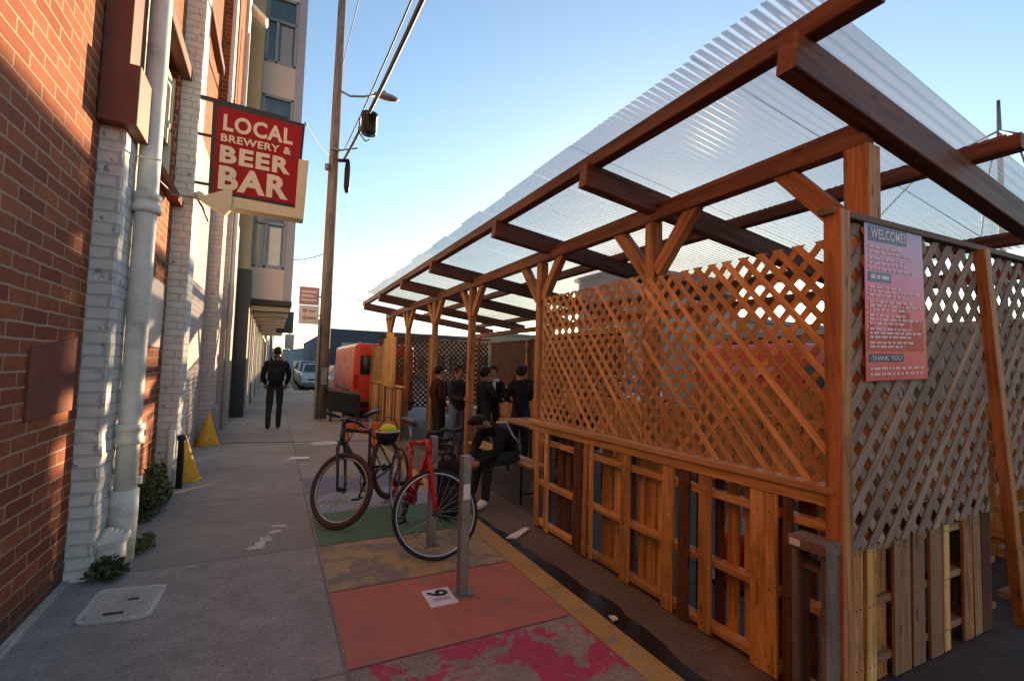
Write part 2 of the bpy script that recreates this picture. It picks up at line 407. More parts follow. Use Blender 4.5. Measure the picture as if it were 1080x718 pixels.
def thing(name, label, cat, loc, group=None):
    o = bpy.data.objects.new(name, None); COL.objects.link(o); o.location = loc; o['_w'] = tuple(loc)
    o.empty_display_size = .2
    o['label'] = label; o['category'] = cat
    if group: o['group'] = group
    return o
def tag(o, label, cat, group=None):
    o['label'] = label; o['category'] = cat
    if group: o['group'] = group
    return o
def struct(mb, name, mats):
    o = mb.build(name, mats); o['kind'] = 'structure'; return o
def one(name, mats, parent, *calls):
    """a part made of a few primitive calls: ('box', args...)"""
    mb = MB()
    for c in calls: getattr(mb, c[0])(*c[1:])
    return mb.build(name, mats, parent)
def copy_tree(o, loc=None, parent=None):
    c = o.copy(); COL.objects.link(c)
    if parent: c.parent = parent
    if loc is not None: c.location = loc; c['_w'] = tuple(loc)
    for ch in list(o.children): copy_tree(ch, None, c)
    return c

_txt = {}
def text_mesh(body, bold=.0):
    k = (body, bold)
    if k in _txt: return _txt[k]
    cu = bpy.data.curves.new('t', 'FONT'); cu.body = body; cu.size = 1; cu.offset = bold; cu.space_character = 1 + bold * 3; cu.resolution_u = 3
    ob = bpy.data.objects.new('t', cu); COL.objects.link(ob)
    dg = bpy.context.evaluated_depsgraph_get(); dg.update()
    me = bpy.data.meshes.new_from_object(ob.evaluated_get(dg))
    vs = [(v.co.x, v.co.y) for v in me.vertices]; fs = [list(p.vertices) for p in me.polygons]
    bpy.data.objects.remove(ob); bpy.data.curves.remove(cu); bpy.data.meshes.remove(me)
    x0 = min(v[0] for v in vs); x1 = max(v[0] for v in vs); y0 = min(v[1] for v in vs); y1 = max(v[1] for v in vs)
    _txt[k] = ([((x - x0) / (x1 - x0), (y - y0) / (y1 - y0)) for x, y in vs], fs)
    return _txt[k]
def add_text(mb, body, fn, u0, v0, u1, v1, mi=0, bold=.0):
    vs, fs = text_mesh(body, bold)
    mb.add([fn(u0 + (u1 - u0) * x, v0 + (v1 - v0) * y) for x, y in vs], fs, mi)

# ------------------------------------------------------------------ camera
F, yaw, pitch, roll, H = 495.4, .46729, .05656, .030217, 1.5
f = Vector((math.sin(yaw) * math.cos(pitch), math.cos(yaw) * math.cos(pitch), math.sin(pitch)))
r = Vector((math.cos(yaw), -math.sin(yaw), 0)); u = r.cross(f)
r, u = r * math.cos(roll) + u * math.sin(roll), u * math.cos(roll) - r * math.sin(roll)
cam = bpy.data.cameras.new('camera'); cam.sensor_width = 36; cam.lens = F / 1080 * 36; cam.clip_end = 2000; cam.clip_start = .05
co = bpy.data.objects.new('camera', cam); COL.objects.link(co)
co.matrix_world = Matrix(((r.x, u.x, -f.x, 0), (r.y, u.y, -f.y, 0), (r.z, u.z, -f.z, H), (0, 0, 0, 1)))
S.camera = co

# ------------------------------------------------------------------ light
AZ, EL = rad(44.3), rad(8.2)
sun = bpy.data.lights.new('sun', 'SUN'); sun.energy = 4.4; sun.angle = rad(.55); sun.color = (1, .72, .42)
so = bpy.data.objects.new('sun', sun); COL.objects.link(so)
sd = Vector((math.sin(AZ) * math.cos(EL), math.cos(AZ) * math.cos(EL), math.sin(EL)))
so.rotation_euler = sd.to_track_quat('Z', 'Y').to_euler()
W = bpy.data.worlds.new('World'); S.world = W; W.use_nodes = True
wt = W.node_tree; bg = wt.nodes['Background']
sky = wt.nodes.new('ShaderNodeTexSky'); sky.sky_type = 'NISHITA'; sky.sun_disc = False
sky.sun_elevation = EL; sky.sun_rotation = AZ; sky.air_density = 1.0; sky.dust_density = .3; sky.ozone_density = 1.6
wt.links.new(sky.outputs[0], bg.inputs[0]); bg.inputs[1].default_value = .118
S.view_settings.view_transform = 'Standard'; S.view_settings.look = 'None'; S.view_settings.exposure = 1.6; S.view_settings.gamma = 1
S.render.engine = 'CYCLES'
S.cycles.max_bounces = 8; S.cycles.transparent_max_bounces = 24; S.cycles.sample_clamp_indirect = 6
S.cycles.caustics_reflective = False; S.cycles.caustics_refractive = False

# ------------------------------------------------------------------ ground
GZ = -.12
m = MB(); m.box((-300, -120, GZ - .5), (400, 420, GZ)); struct(m, 'street', 'asphalt')
m = MB(); m.box((-1.6, -8, -.30), (1.70, 26, 0)); m.box((-1.6, 26.002, -.30), (1.0, 120, 0)); struct(m, 'sidewalk', 'sidewalk')
m = MB()
for k in range(11):
    y0, y1 = -6.2 + 3 * k, -6.2 + 3 * k + 2.994
    n = 10
    for j in range(n):
        a, b = y0 + (y1 - y0) * j / n, y0 + (y1 - y0) * (j + 1) / n
    m.add([(1.702, y0, -.30), (1.885, y0, -.30), (1.885, y1, -.30), (1.702, y1, -.30), (1.702, y0, .003), (1.868, y0, .003), (1.868, y1, .003), (1.702, y1, .003), (1.885, y0, -.015), (1.885, y1, -.015)],
          [[4, 5, 6, 7], [5, 8, 9, 6], [8, 1, 2, 9], [0, 4, 7, 3], [0, 1, 8, 5, 4], [3, 7, 6, 9, 2]])
struct(m, 'curb', 'curb')
yb = [-.12, 2.46, 3.32, 4.18, 5.04, 5.83, 6.62]
for i in range(6):
    m = MB(); a, b = yb[i], yb[i + 1] - .012
    if i == 0: a = -1.0
    m.add([(.405, a, .004), (1.695, a, .004), (1.695, b, .004), (.405, b, .004)], [[0, 1, 2, 3]])
    struct(m, ('pink', 'coral', 'yellow', 'green', 'pale_blue', 'violet')[i] + '_pavement_paint', 'band%d' % i)
m = MB(); m.add([(1.885, -8, GZ + .004), (2.62, -8, GZ + .004), (2.62, 14, GZ + .004), (1.885, 14, GZ + .004)], [[0, 1, 2, 3]]); struct(m, 'gutter', 'gutter')
# floor of the dining area is the paved parking lane
m = MB(); m.add([(2.62, .6, GZ + .004), (6.4, .6, GZ + .004), (6.4, 13.6, GZ + .004), (2.62, 13.6, GZ + .004)], [[0, 1, 2, 3]]); struct(m, 'parking_lane', 'lane')
# black tar patch along the curb, ragged edge
m = MB(); L = []; Rr = []; yy = .4; wv = 0
while yy < 5.6:
    wv = .6 * wv + R.uniform(-.035, .035)
    wdt = (.265 + .02 * math.sin(yy * 3)) * min(1, .45 + (5.7 - yy) / 4.5)
    L.append((1.887, yy, GZ + .008)); Rr.append((1.887 + max(.01, wdt + wv * .5), yy, GZ + .008)); yy += .06
m.add(L + Rr, [[i, len(L) + i, len(L) + i + 1, i + 1] for i in range(len(L) - 1)]); struct(m, 'tar_strip', 'wet')
# pale spill on the sidewalk
m = MB()
for cx, cy, sx, sy in ((-.06, 4.33, .09, .05), (.02, 4.5, .05, .09), (.09, 4.66, .06, .06), (.13, 4.8, .08, .05), (-.02, 4.4, .04, .08), (.3, 7.9, .1, .07), (-.45, 4.1, .03, .02)):
    n = 18; pts = []
    for k in range(n):
        a = 2 * math.pi * k / n; q = R.uniform(.55, 1.15); pts.append((cx + sx * q * math.cos(a), cy + sy * q * math.sin(a), .0035 + .0003 * len(m.f)))
    m.add(pts, [list(range(n))])
struct(m, 'pavement_spill', 'stain')
# drainage seam across the sidewalk
m = MB(); m.bar((-1.14, 9.86, .002), (1.69, 9.42, .002), .035, .012); struct(m, 'pavement_seam', 'black')
# utility covers in the pavement
c0 = thing('utility_cover', 'square pale concrete utility cover in the sidewalk below the white pilaster', 'cover', (-.73, 3.65, 0))
m = MB(); P4 = [(-.92, 3.46), (-.56, 3.40), (-.54, 3.84), (-.91, 3.90)]
def rounded(poly, rr, n=5):
    out = []
    k = len(poly)
    for i in range(k):
        p = Vector(poly[i]); a = Vector(poly[i - 1]) - p; b = Vector(poly[(i + 1) % k]) - p
        a = p + a.normalized() * rr; b = p + b.normalized() * rr
        for j in range(n + 1):
            t = j / n; out.append(tuple((1 - t) ** 2 * a + 2 * t * (1 - t) * p + t * t * b))
    return out
m.prism(rounded(P4, .06), lambda a, b, d: (a, b, d), .001, .012); m.build('rim', 'stain', c0)
m = MB(); q = [(-.73 + (x + .73) * .86, 3.65 + (y - 3.65) * .86) for x, y in P4]
m.prism(rounded(q, .05), lambda a, b, d: (a, b, d), .010, .0155); m.build('lid', 'cover', c0)
m = MB(); m.prism(rounded([(-.80, 3.50), (-.70, 3.49), (-.70, 3.52), (-.80, 3.53)], .012), lambda a, b, d: (a, b, d), .012, .0175)
m.prism(rounded([(-.72, 3.66), (-.66, 3.655), (-.66, 3.68), (-.72, 3.685)], .012), lambda a, b, d: (a, b, d), .012, .0175); m.build('lifting_slot', 'black', c0)
m = MB(); m.prism([(.92 + .26 * math.cos(a * math.pi / 12), 9.62 - 1.2 * .26 + .22 * math.sin(a * math.pi / 12)) for a in range(24)], lambda a, b, d: (a, b, d), .001, .012)
tag(m.build('manhole_cover', 'stain'), 'small round pale cover in the sidewalk near the utility pole', 'cover')

# ------------------------------------------------------------------ left buildings
WX = -1.15
bb = thing('brick_building', 'red brick building with white pilasters along the left of the sidewalk', 'building', (WX, 4, 0))
m = MB()   # main wall with a window opening y 5.2..6.55, z 3.35..4.8
m.box((-7, -8, -.2), (WX, 5.2, 13)); m.box((-7, 6.55, 4.85), (WX, 9.95, 13)); m.box((-7, 5.2, 4.85), (WX, 6.55, 13))
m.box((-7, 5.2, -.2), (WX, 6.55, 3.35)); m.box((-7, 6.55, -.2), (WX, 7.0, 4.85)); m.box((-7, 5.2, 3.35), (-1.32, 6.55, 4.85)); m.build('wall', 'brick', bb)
one('painted_wall', 'pinkbrick', bb, ('box', (-7, 7.0, -.2), (WX + .003, 9.95, 4.85)))
def rough_pier(x1, y0, y1, z0, z1, name, mat, seedv):
    """pier with slightly uneven faces"""
    rr = random.Random(seedv); mb = MB(); nz = int((z1 - z0) / .083); a = []
    offs = []
    for i in range(nz + 1):
        z = z0 + (z1 - z0) * i / nz
        e = rr.uniform(-.002, .002) if z > 1 else rr.uniform(-.007, .005)
        e2 = rr.uniform(-.004, .004)
        offs.append((z, e, e2))
    vs = []
    for z, e, e2 in offs:
        vs += [(WX - .1, y0 + e, z), (x1 - .012 + e, y0 + e, z), (x1 + e, y0 + .012 + e2, z), (x1 + e, y1, z), (WX - .1, y1, z)]
    fs = [[5 * i + k, 5 * i + k + 1, 5 * i + k + 6, 5 * i + k + 5] for i in range(nz) for k in range(4)]
    fs.append([0, 1, 2, 3, 4]); fs.append([5 * nz + k for k in range(5)])
    mb.add(vs, fs); return mb.build(name, mat, bb)
one('base_fillet', 'cover', bb, ('bar', (WX + .01, -6, .012), (WX + .01, 4.09, .012), .05, .03))
rough_pier(-1.005, 4.10, 4.92, -.1, 12.9, 'pilaster', 'whitebrick', 1)
rough_pier(-.955, 6.64, 7.02, -.1, 12.9, 'pilaster', 'whitebrick', 2)
# brown painted casing around the head of the first pilaster
m = MB()
sec = rounded([(-1.148, 3.99), (-.925, 3.99), (-.925, 4.34), (-1.148, 4.34)], .02)
m.prism(sec, lambda a, b, d: (a, b, d), 3.08, 3.50)
m.prism(rounded([(-1.148, 4.0), (-.990, 4.0), (-.990, 4.34), (-1.148, 4.34)], .01), lambda a, b, d: (a, b, d), 3.501, 8); m.build('pilaster_casing', 'rust', bb)
one('downpipe', 'pipe', bb, ('tube', [(-.925, 4.40, .50), (-.925, 4.40, 1.0), (-.925, 4.40, 2.6), (-.925, 4.40, 12.5)], .070, 20),)
dp = bb.children[-1]
m = MB()
for z in (.93, 2.66):
    m = MB(); m.lathe((-.925, 4.40, z - .08), [(.078, 0), (.094, .005), (.094, .05), (.086, .055), (.086, .10), (.094, .105), (.094, .14), (.078, .15)], 20); m.build('pipe_collar', 'pipe', dp)
m = MB(); m.tube([(-.925, 4.40, .52), (-.925, 4.40, .36), (-.93, 4.39, .0)], [.084, .088, .088], 20); m.build('pipe_foot', 'pipe', dp)
m = MB(); m.tube([(-.955, 4.275, .0), (-.955, 4.275, .20)], [.088, .088], 20); co_ = m.build('cleanout', 'pipe', dp)
m = MB(); ax_ = (-.18, -.30, 1)
for r0, r1, h0, h1 in ((.112, .112, -.02, .022), (.076, .074, .023, .034), (.050, .048, .035, .052), (.024, .022, .053, .068)):
    m.lathe((-.958, 4.27, .225), [(r0, h0), (r1, h1)], 26, 0, ax_); m.lathe((-.958, 4.27, .225), [(r1, h1), (0, h1 + .0005)], 26, 0, ax_)
m.lathe((-.958, 4.27, .225), [(.112, -.02), (.088, -.03)], 26, 0, ax_); m.build('cap', 'pipe', co_)
m = MB(); m.bar((-1.02, 4.40, .58), (-.83, 4.40, .58), .05, .05); m.bar((-1.02, 4.29, 2.97), (-.83, 4.29, 2.97), .012, .012); m.build('pipe_strap', 'pipe', dp)
# window
w = MB(); w.box((-1.30, 5.2, 3.35), (-1.25, 6.55, 4.85)); wn = w.build('window', 'glass', bb)
m = MB()
for a, b in (((-1.22, 5.2, 3.38), (-1.22, 6.55, 3.38)), ((-1.22, 5.2, 4.10), (-1.22, 6.55, 4.10)), ((-1.22, 5.24, 3.35), (-1.22, 5.24, 4.7)), ((-1.22, 6.51, 3.35), (-1.22, 6.51, 4.7)), ((-1.22, 5.88, 3.35), (-1.22, 5.88, 4.7))):
    m.bar(a, b, .06, .06)
m.build('frame', 'whiteframe', wn)
one('panel', 'cream', wn, ('box', (-1.24, 5.90, 3.9), (-1.20, 6.5, 4.66)))
one('lintel', 'rafter', bb, ('bar', (-1.11, 5.05, 4.86), (-1.11, 6.63, 4.86), .12, .14))
one('sill', 'plate', bb, ('bar', (-1.12, 5.05, 3.30), (-1.12, 6.63, 3.30), .14, .09))
one('wall_plate', 'plate', bb, ('prism', rounded([(3.34, 1.14), (4.03, 1.14), (4.03, 1.62), (3.34, 1.52)], .015), (lambda a, b, d: (d, a, b)), WX - .01, WX + .012))
one('painted_patch', 'spandrel', bb, ('prism', [(5.1, 1.62), (6.5, 1.60), (6.52, 2.30), (5.1, 2.34)], (lambda a, b, d: (d, a, b)), WX - .01, WX + .004))
one('lintel', 'rafter', bb, ('bar', (-1.11, 7.6, 6.6), (-1.11, 9.6, 6.6), .12, .14))
m = MB(); m.tube([(-1.0, 6.62, .0), (-1.0, 6.62, .66)], .038, 12); m.build('vent_pipe', 'white', bb, 'white peeling pipe at the foot of the second pilaster')
m = MB(); m.tube([(-.90, 6.60, .0), (-.90, 6.60, .52), (-.90, 6.60, .56)], .034, 12); m.lathe((-.90, 6.60, .54), [(.034, 0), (.045, .01), (.045, .06), (.02, .07), (0, .07)], 12); m.build('gas_pipe', 'black', bb, 'black pipe at the foot of the second pilaster')
m = MB(); m.tube([(-1.0, 4.55, 3.0), (-.97, 5.6, 3.1), (-.93, 6.66, 3.40)], .009, 6); m.tube([(-.93, 6.6, 3.40), (-.86, 6.62, 3.30), (-.8, 6.7, 3.15)], .012, 6); m.build('wall_cable', 'black', bb)
m = MB(); m.lathe((-.955, 6.60, 3.42), [(.0, -.02), (.05, -.015), (.05, .0), (.0, .01)], 14, 0, (1, -.3, 0)); m.lathe((-.93, 6.58, 3.40), [(.0, 0), (.045, .01), (.055, .06), (.03, .10), (0, .11)], 14, 0, (.8, -.5, .1)); m.build('wall_lamp', 'pipe', bb)

wb = thing('white_building', 'pale painted brick building next to the red brick one, behind the yellow cones', 'building', (-.95, 10, 0))
m = MB(); m.box((-7, 9.96, -.2), (-.95, 10.55, 4.8)); m.box((-7, 10.55, -.2), (-1.12, 11.7, 4.8)); m.box((-7, 11.7, -.2), (-.95, 13.9, 4.8)); m.build('wall', 'pinkbrick', wb)
m = MB(); m.box((-7, 9.96, 4.803), (-1.02, 13.9, 10.5)); m.build('upper_wall', 'brick', wb)
m = MB(); m.box((-1.1, 9.97, 4.803), (-.955, 10.3, 10.5)); m.box((-1.1, 12.6, 4.803), (-.955, 13.2, 10.5)); m.build('pilaster', 'whiteframe', wb)
m = MB()
for k in range(5): m.bar((-1.0, 13.3 + .1 * k, 10.5), (-.62, 13.3 + .1 * k, 10.2 + .02 * k), .05, .09)
m.build('cornice_bracket', 'whiteframe', wb)
one('door', 'rust', wb, ('box', (-1.20, 10.6, 0), (-1.085, 11.65, 2.6)))
m = MB(); m.tube([(-.90, 11.85, 0), (-.90, 11.85, 8.8)], .05, 12); m.build('downpipe', 'whiteframe', wb)
one('meter_box', 'frame', wb, ('box', (-.96, 9.98, .0), (-.86, 10.3, .62)))

mbd = thing('modern_building', 'tall modern building with grey bay windows over the sidewalk beyond the hanging sign', 'building', (-.64, 15, 0))
m = MB(); m.box((-9, 14.0, 3.85), (-.70, 42, 20)); m.build('wall', 'olive', mbd)
m = MB(); m.box((-9, 14.0, -.2), (-.65, 14.75, 3.847)); 
m.build('column', 'greypaint', mbd)
for y in (18.2, 22.4, 26.6, 30.8, 35): one('column', 'greypaint', mbd, ('box', (-1.2, y, -.2), (-.65, y + .7, 3.2)))
m = MB(); m.box((-9, 14.751, -.2), (-1.0, 42, 3.847)); m.build('shopfront', 'glass', mbd)
m = MB()
for y in (14.85, 16.4, 17.9, 19.0, 20.6, 22.1, 23.3, 24.9, 26.4, 27.5, 29, 30.6, 31.7): m.bar((-.72, y, 0), (-.72, y, 3.2), .10, .12, (0, 1, 0))
m.bar((-.72, 14.76, 2.95), (-.72, 42, 2.95), .1, .14); m.build('shopfront_frame', 'whiteframe', mbd)
m = MB()  # soffit beams under the bays
for k in range(9): one('soffit_beam', 'whiteframe', mbd, ('bar', (-.70, 15.6 + 2.0 * k, 3.0), (.33, 15.6 + 2.0 * k, 3.0), .35, .12))
one('soffit', 'greypaint', mbd, ('box', (-.71, 15.0, 3.07), (.38, 33, 3.20)))
for b, (ya, yb2) in enumerate(((15.0, 33.0),)):
    m = MB()
    for z0, z1 in ((3.205, 4.1), (6.15, 7.1), (9.15, 10.1), (12.15, 13.1)):
        m.box((-.72, ya, z0), (.13, yb2, z1))
    m.build('spandrel', 'spandrel', mbd)
    m = MB(); m.box((.132, ya - .002, 3.205), (.36, yb2, 20)); m.build('corner_fin', 'bay', mbd)
    for z0, z1 in ((4.1, 6.15), (7.1, 9.15), (10.1, 12.15), (13.1, 15.2)):
        m = MB(); m.box((-.70, ya + .06, z0), (.12, yb2, z1)); wi = m.build('window', 'glass', mbd)
        m = MB()
        for a, b2 in (((-.68, z0 + .04), (.11, z0 + .04)), ((-.68, z1 - .04), (.11, z1 - .04)), ((-.66, z0), (-.66, z1)), ((.09, z0), (.09, z1)), ((-.66, z0 + 1.3), (.09, z0 + 1.3)), ((-.40, z0), (-.40, z0 + 1.3))):
            m.bar((a[0], ya + .03, a[1]), (b2[0], ya + .03, b2[1]), .07, .07, (0, 1, 0))
        m.build('frame', 'frame', wi)
        m = MB(); m.box((-.30, ya + .045, z0 + .1), (.0, ya + .055, z0 + 1.2)); m.build('blind', 'whiteframe' if z0 < 5 else 'frame', wi)

def low_building(name, label, lo, hi, wallm, roofm, rows, face='x-', group=None, wm='glass'):
    o = thing(name, label, 'building', (lo[0], lo[1], GZ), group)
    m = MB(); m.box(lo, hi); m.build('wall', wallm, o)
    m = MB(); x0, y0, z0 = lo; x1, y1, z1 = hi
    m.box((x0 - .15, y0 - .15, z1), (x1 + .15, y1 + .15, z1 + .18)); m.build('roof', roofm, o)
    for (a, b, za, zb, fc) in rows:
        m = MB()
        if fc == 'x-': m.box((x0 - .04, a, za), (x0 + .02, b, zb))
        elif fc == 'x+': m.box((x1 - .02, a, za), (x1 + .04, b, zb))
        else: m.box((a, y0 - .04, za), (b, y0 + .02, zb))
        wi = m.build('window', wm, o)
        m = MB()
        def P(t, z): return (x0 - .05, t, z) if fc == 'x-' else ((x1 + .05, t, z) if fc == 'x+' else (t, y0 - .05, z))
        for p, q in (((a, za), (b, za)), ((a, zb), (b, zb)), ((a, za), (a, zb)), ((b, za), (b, zb)), (((a + b) / 2, za), ((a + b) / 2, zb))):
            m.bar(P(*p), P(*q), .08, .08)
        m.build('frame', 'frame', wi)
    return o
low_building('corner_building', 'dark blue low building at the far right side of the street beyond the red van', (7.5, 75, GZ), (30, 150, 6.3), 'farblue', 'fargrey',
             [(9 + 3.4 * k, 11 + 3.4 * k, 2.6, 4.4, 'y') for k in range(6)] + [(78 + 6 * k, 81 + 6 * k, 1.5, 4, 'x-') for k in range(6)])
low_building('row_building', 'tan building far down the left side of the street past the bay windows', (-9, 43, GZ), (-.6, 70, 7.5), 'fartan', 'fargrey', [(45 + 5 * k, 48 + 5 * k, 1, 3.2, 'x+') for k in range(5)])
low_building('row_building', 'grey building at the far left end of the street', (-9, 71, GZ), (-.4, 120, 6), 'fargrey', 'fartan', [(73 + 6 * k, 76 + 6 * k, 1, 3.2, 'x+') for k in range(6)])
low_building('warehouse', 'low grey warehouse across the street seen through the side lattice', (17, -2, GZ), (32, 13.5, 2.95), 'fargrey', 'fartan', [(0 + 3.2 * k, 2 + 3.2 * k, .8, 2.2, 'x-') for k in range(4)])
low_building('warehouse', 'low tan warehouse across the street beyond the grey one', (19, 14.2, GZ), (32, 34, 3.9), 'fartan', 'fargrey', [(15.5 + 3.2 * k, 17.5 + 3.2 * k, .8, 2.2, 'x-') for k in range(5)])
low_building('sun_block_house', 'narrow dark two storey house front added across the street to shade the brick wall, between the low warehouses', (12, 13.9, GZ), (18, 17.3, 5.35), 'fartan', 'farblue', [(14.4, 15.3, .9, 2.3, 'x-'), (15.9, 16.8, .9, 2.3, 'x-'), (14.4, 15.3, 3.2, 4.6, 'x-'), (15.9, 16.8, 3.2, 4.6, 'x-')])  # added house, placed and sized to keep sun off the lower brick wall
low_building('warehouse', 'long brown warehouse across the street behind the end of the pergola', (17, 36, GZ), (32, 70, 4.2), 'olive', 'fargrey', [(38 + 4 * k, 40.5 + 4 * k, .8, 2.6, 'x-') for k in range(7)])
# far hill
m = MB(); nx, ny = 60, 6; vs = []
for j in range(ny):
    for i in range(nx):
        x = -160 + 9 * i; y = 215 + 30 * j
        h = (math.sin(j / (ny - 1) * math.pi / 2)) * (13 + 4 * math.sin(i * .31) + 2 * math.sin(i * .83 + 1) + R.uniform(-.9, .9)) * (1 if i > 17 else .3 + .04 * i)
        vs.append((x, y, GZ - .1 + h))
m.add(vs, [[j * nx + i, j * nx + i + 1, (j + 1) * nx + i + 1, (j + 1) * nx + i] for j in range(ny - 1) for i in range(nx - 1)], 0, True); struct(m, 'hill', 'hill')

# ------------------------------------------------------------------ hanging sign
hs = thing('hanging_sign', 'red hanging bar sign with cream letters and a cream arrow border, on the brick wall', 'sign', (-.3, 6.6, 3.3))
SY = 6.60
m = MB(); A = [(-.82, 4.60), (.205, 4.59), (.165, 3.46), (-.81, 3.47)]
m.prism(A, lambda a, b, d: (a, d, b), SY, SY + .16); m.build('cabinet', 'black', hs)
m = MB(); A2 = [(-.77, 4.555), (.175, 4.545), (.14, 3.50), (-.765, 3.51)]
m.prism(A2, lambda a, b, d: (a, d, b), SY - .012, SY + .002); m.build('face', 'signred', hs)
m = MB(); 
m.prism([(-.60, 3.47), (.14, 3.45), (.15, 4.10), (.27, 4.10), (.245, 3.32), (-.58, 3.335)], lambda a, b, d: (a, d, b), SY - .03, SY + .19); bd = m.build('arrow_border', 'cream', hs)
m = MB(); m.prism([(-.90, 3.37), (-.60, 3.53), (-.555, 3.52), (-.555, 3.29), (-.62, 3.20)], lambda a, b, d: (a, d, b), SY - .10, SY - .02); m.build('arrow_head', 'cream', bd)
def sf(a, b): 
    # sheared slightly like the board
    return (a, SY - .016, b)
m = MB()
add_text(m, 'LOCAL', sf, -.70, 4.265, .07, 4.475, 0, .035); add_text(m, 'BREWERY &', sf, -.715, 4.13, .06, 4.225, 0, .03)
add_text(m, 'BEER', sf, -.715, 3.87, .06, 4.085, 0, .042); add_text(m, 'BAR', sf, -.715, 3.54, .05, 3.835, 0, .042); m.build('lettering', 'creamlt', hs)
for a_, b_, t_ in (((-1.15, SY + .08, 4.66), (.0, SY + .08, 4.63), .045), ((-1.1, SY + .08, 4.2), (-.8, SY + .08, 4.2), .03), ((-1.1, SY + .08, 3.6), (-.8, SY + .08, 3.6), .03)): one('bracket', 'black', hs, ('bar', a_, b_, t_, t_))

# blade sign and small signs down the street
bs = thing('blade_sign', 'dark square sign sticking out under the bay windows', 'sign', (.3, 24, 3))
one('board', 'greypaint', bs, ('box', (.02, 24, 2.75), (.72, 24.08, 3.75))); one('bracket', 'black', bs, ('bar', (-.7, 24.04, 3.65), (.05, 24.04, 3.65), .05, .05))
ps = thing('post_sign', 'small pale blue sign on a post at the far end of the sidewalk', 'sign', (.65, 30, 0))
one('pole', 'galv', ps, ('tube', [(.72, 30, 0), (.72, 30, 3.2)], .04, 8)); one('board', 'bluesign', ps, ('box', (.42, 29.95, .9), (1.0, 29.99, 2.1))); one('board', 'frame', ps, ('box', (.50, 29.95, 2.15), (.98, 29.99, 3.0)))

# ------------------------------------------------------------------ utility pole, lamp, wires
up = thing('utility_pole', 'brown wooden utility pole by the curb with a street lamp', 'utility pole', (1.17, 13.4, 0))
one('shaft', 'polewood', up, ('tube', [(1.165, 13.4, -.1), (1.17, 13.4, 5.5), (1.175, 13.4, 15)], [.155, .135, .085], 20))
one('guard', 'galv', up, ('box', (.985, 13.26, .0), (1.04, 13.33, 2.6)), ('box', (1.13, 13.235, .9), (1.27, 13.25, 1.35)))
m = MB(); m.tube([(1.23, 13.33, 0), (1.235, 13.33, 9), (1.24, 13.35, 14)], .022, 8); m.build('conduit', 'galv', up)
m = MB(); m.tube([(1.25, 13.4, 8.93), (1.5, 13.4, 8.86), (1.85, 13.4, 8.95), (2.2, 13.4, 9.10)], .03, 8); la = m.build('lamp_arm', 'galv', up)
m = MB(); m.ball((2.48, 13.4, 9.13), (.36, .14, .09), 16, 8); m.tube([(2.42, 13.4, 9.2), (2.42, 13.4, 9.27)], .05, 10); m.build('lamp_head', 'galv', la)
m = MB(); m.bar((1.2, 13.36, 6.95), (1.55, 13.3, 7.0), .06, .08); m.tube([(1.52, 13.3, 6.1), (1.52, 13.3, 6.25), (1.52, 13.3, 6.75), (1.52, 13.3, 7.0)], [.04, .08, .08, .05], 10); m.bar((1.3, 13.36, 7.25), (1.75, 13.3, 7.4), .03, .03); m.build('insulator', 'blackmetal', up)
m = MB(); m.bar((1.05, 13.22, 7.2), (1.3, 13.22, 7.2), .06, .06); m.lathe((1.0, 13.3, 6.6), [(.0, 0), (.06, .02), (.06, .18), (0, .2)], 10); m.build('pole_bracket', 'galv', up)
def cable(name, label, a, b, sag, rr, n=24, group=None):
    a = Vector(a); b = Vector(b); pts = [a.lerp(b, i / n) - Vector((0, 0, 4 * sag * (i / n) * (1 - i / n))) for i in range(n + 1)]
    m = MB(); m.tube(pts, rr, 6); return tag(m.build(name, 'black'), label, 'cable', group)
G = 'overhead cables from the utility pole'
cable('overhead_cable', 'thick black cable bundle running overhead from the pole past the black splice case', (1.42, 13.3, 7.0), (1.42, -26, 9.2), 2.2, .035, 40, G)
cable('overhead_cable', 'thin cable twisted just above the thick bundle', (1.40, 13.3, 7.25), (1.46, -26, 9.35), 2.0, .014, 40, G)
cable('overhead_cable', 'thinner high cable crossing the sky left of the cable bundle', (1.25, 13.3, 9.6), (1.05, -26, 12), 1.5, .010, 40, G)
cable('overhead_cable', 'thin cable from the pole to the top corner of the red sign', (1.1, 13.4, 7.1), (.2, 6.7, 4.66), .1, .008, 16, G)
cable('overhead_cable', 'thin sagging cable from the pole to the bay window building', (1.1, 13.4, 4.4), (.3, 15.2, 4.45), .05, .010, 10, G)
cable('overhead_cable', 'faint cable from the pole to the far end of the pergola roof', (1.3, 13.4, 3.35), (1.95, 12.2, 3.05), .03, .008, 10, G)
m = MB(); m.tube([(1.42, 4.9, 6.30), (1.75, 5.1, 6.12), (2.0, 5.4, 6.15), (2.02, 5.3, 6.45)], .012, 6); tag(m.build('overhead_cable', 'black'), 'loose cable loop hanging beside the thick bundle at the top of the sky', 'cable', G)
sc = thing('splice_case', 'black cylindrical splice case hanging from the overhead cable bundle', 'cable case', (1.42, 9.7, 6.3))
m = MB(); m.lathe((1.47, 9.62, 6.10), [(0, 0), (.14, .005), (.15, .03), (.15, .36), (.17, .37), (.17, .42), (.0, .44)], 18); m.build('case', 'blackmetal', sc)
m = MB(); m.tube([(1.40, 9.7, 6.5), (1.30, 9.7, 6.42), (1.28, 9.7, 6.15), (1.42, 9.7, 5.98), (1.5, 9.66, 6.02)], .014, 8); m.build('hanger', 'blackmetal', sc)

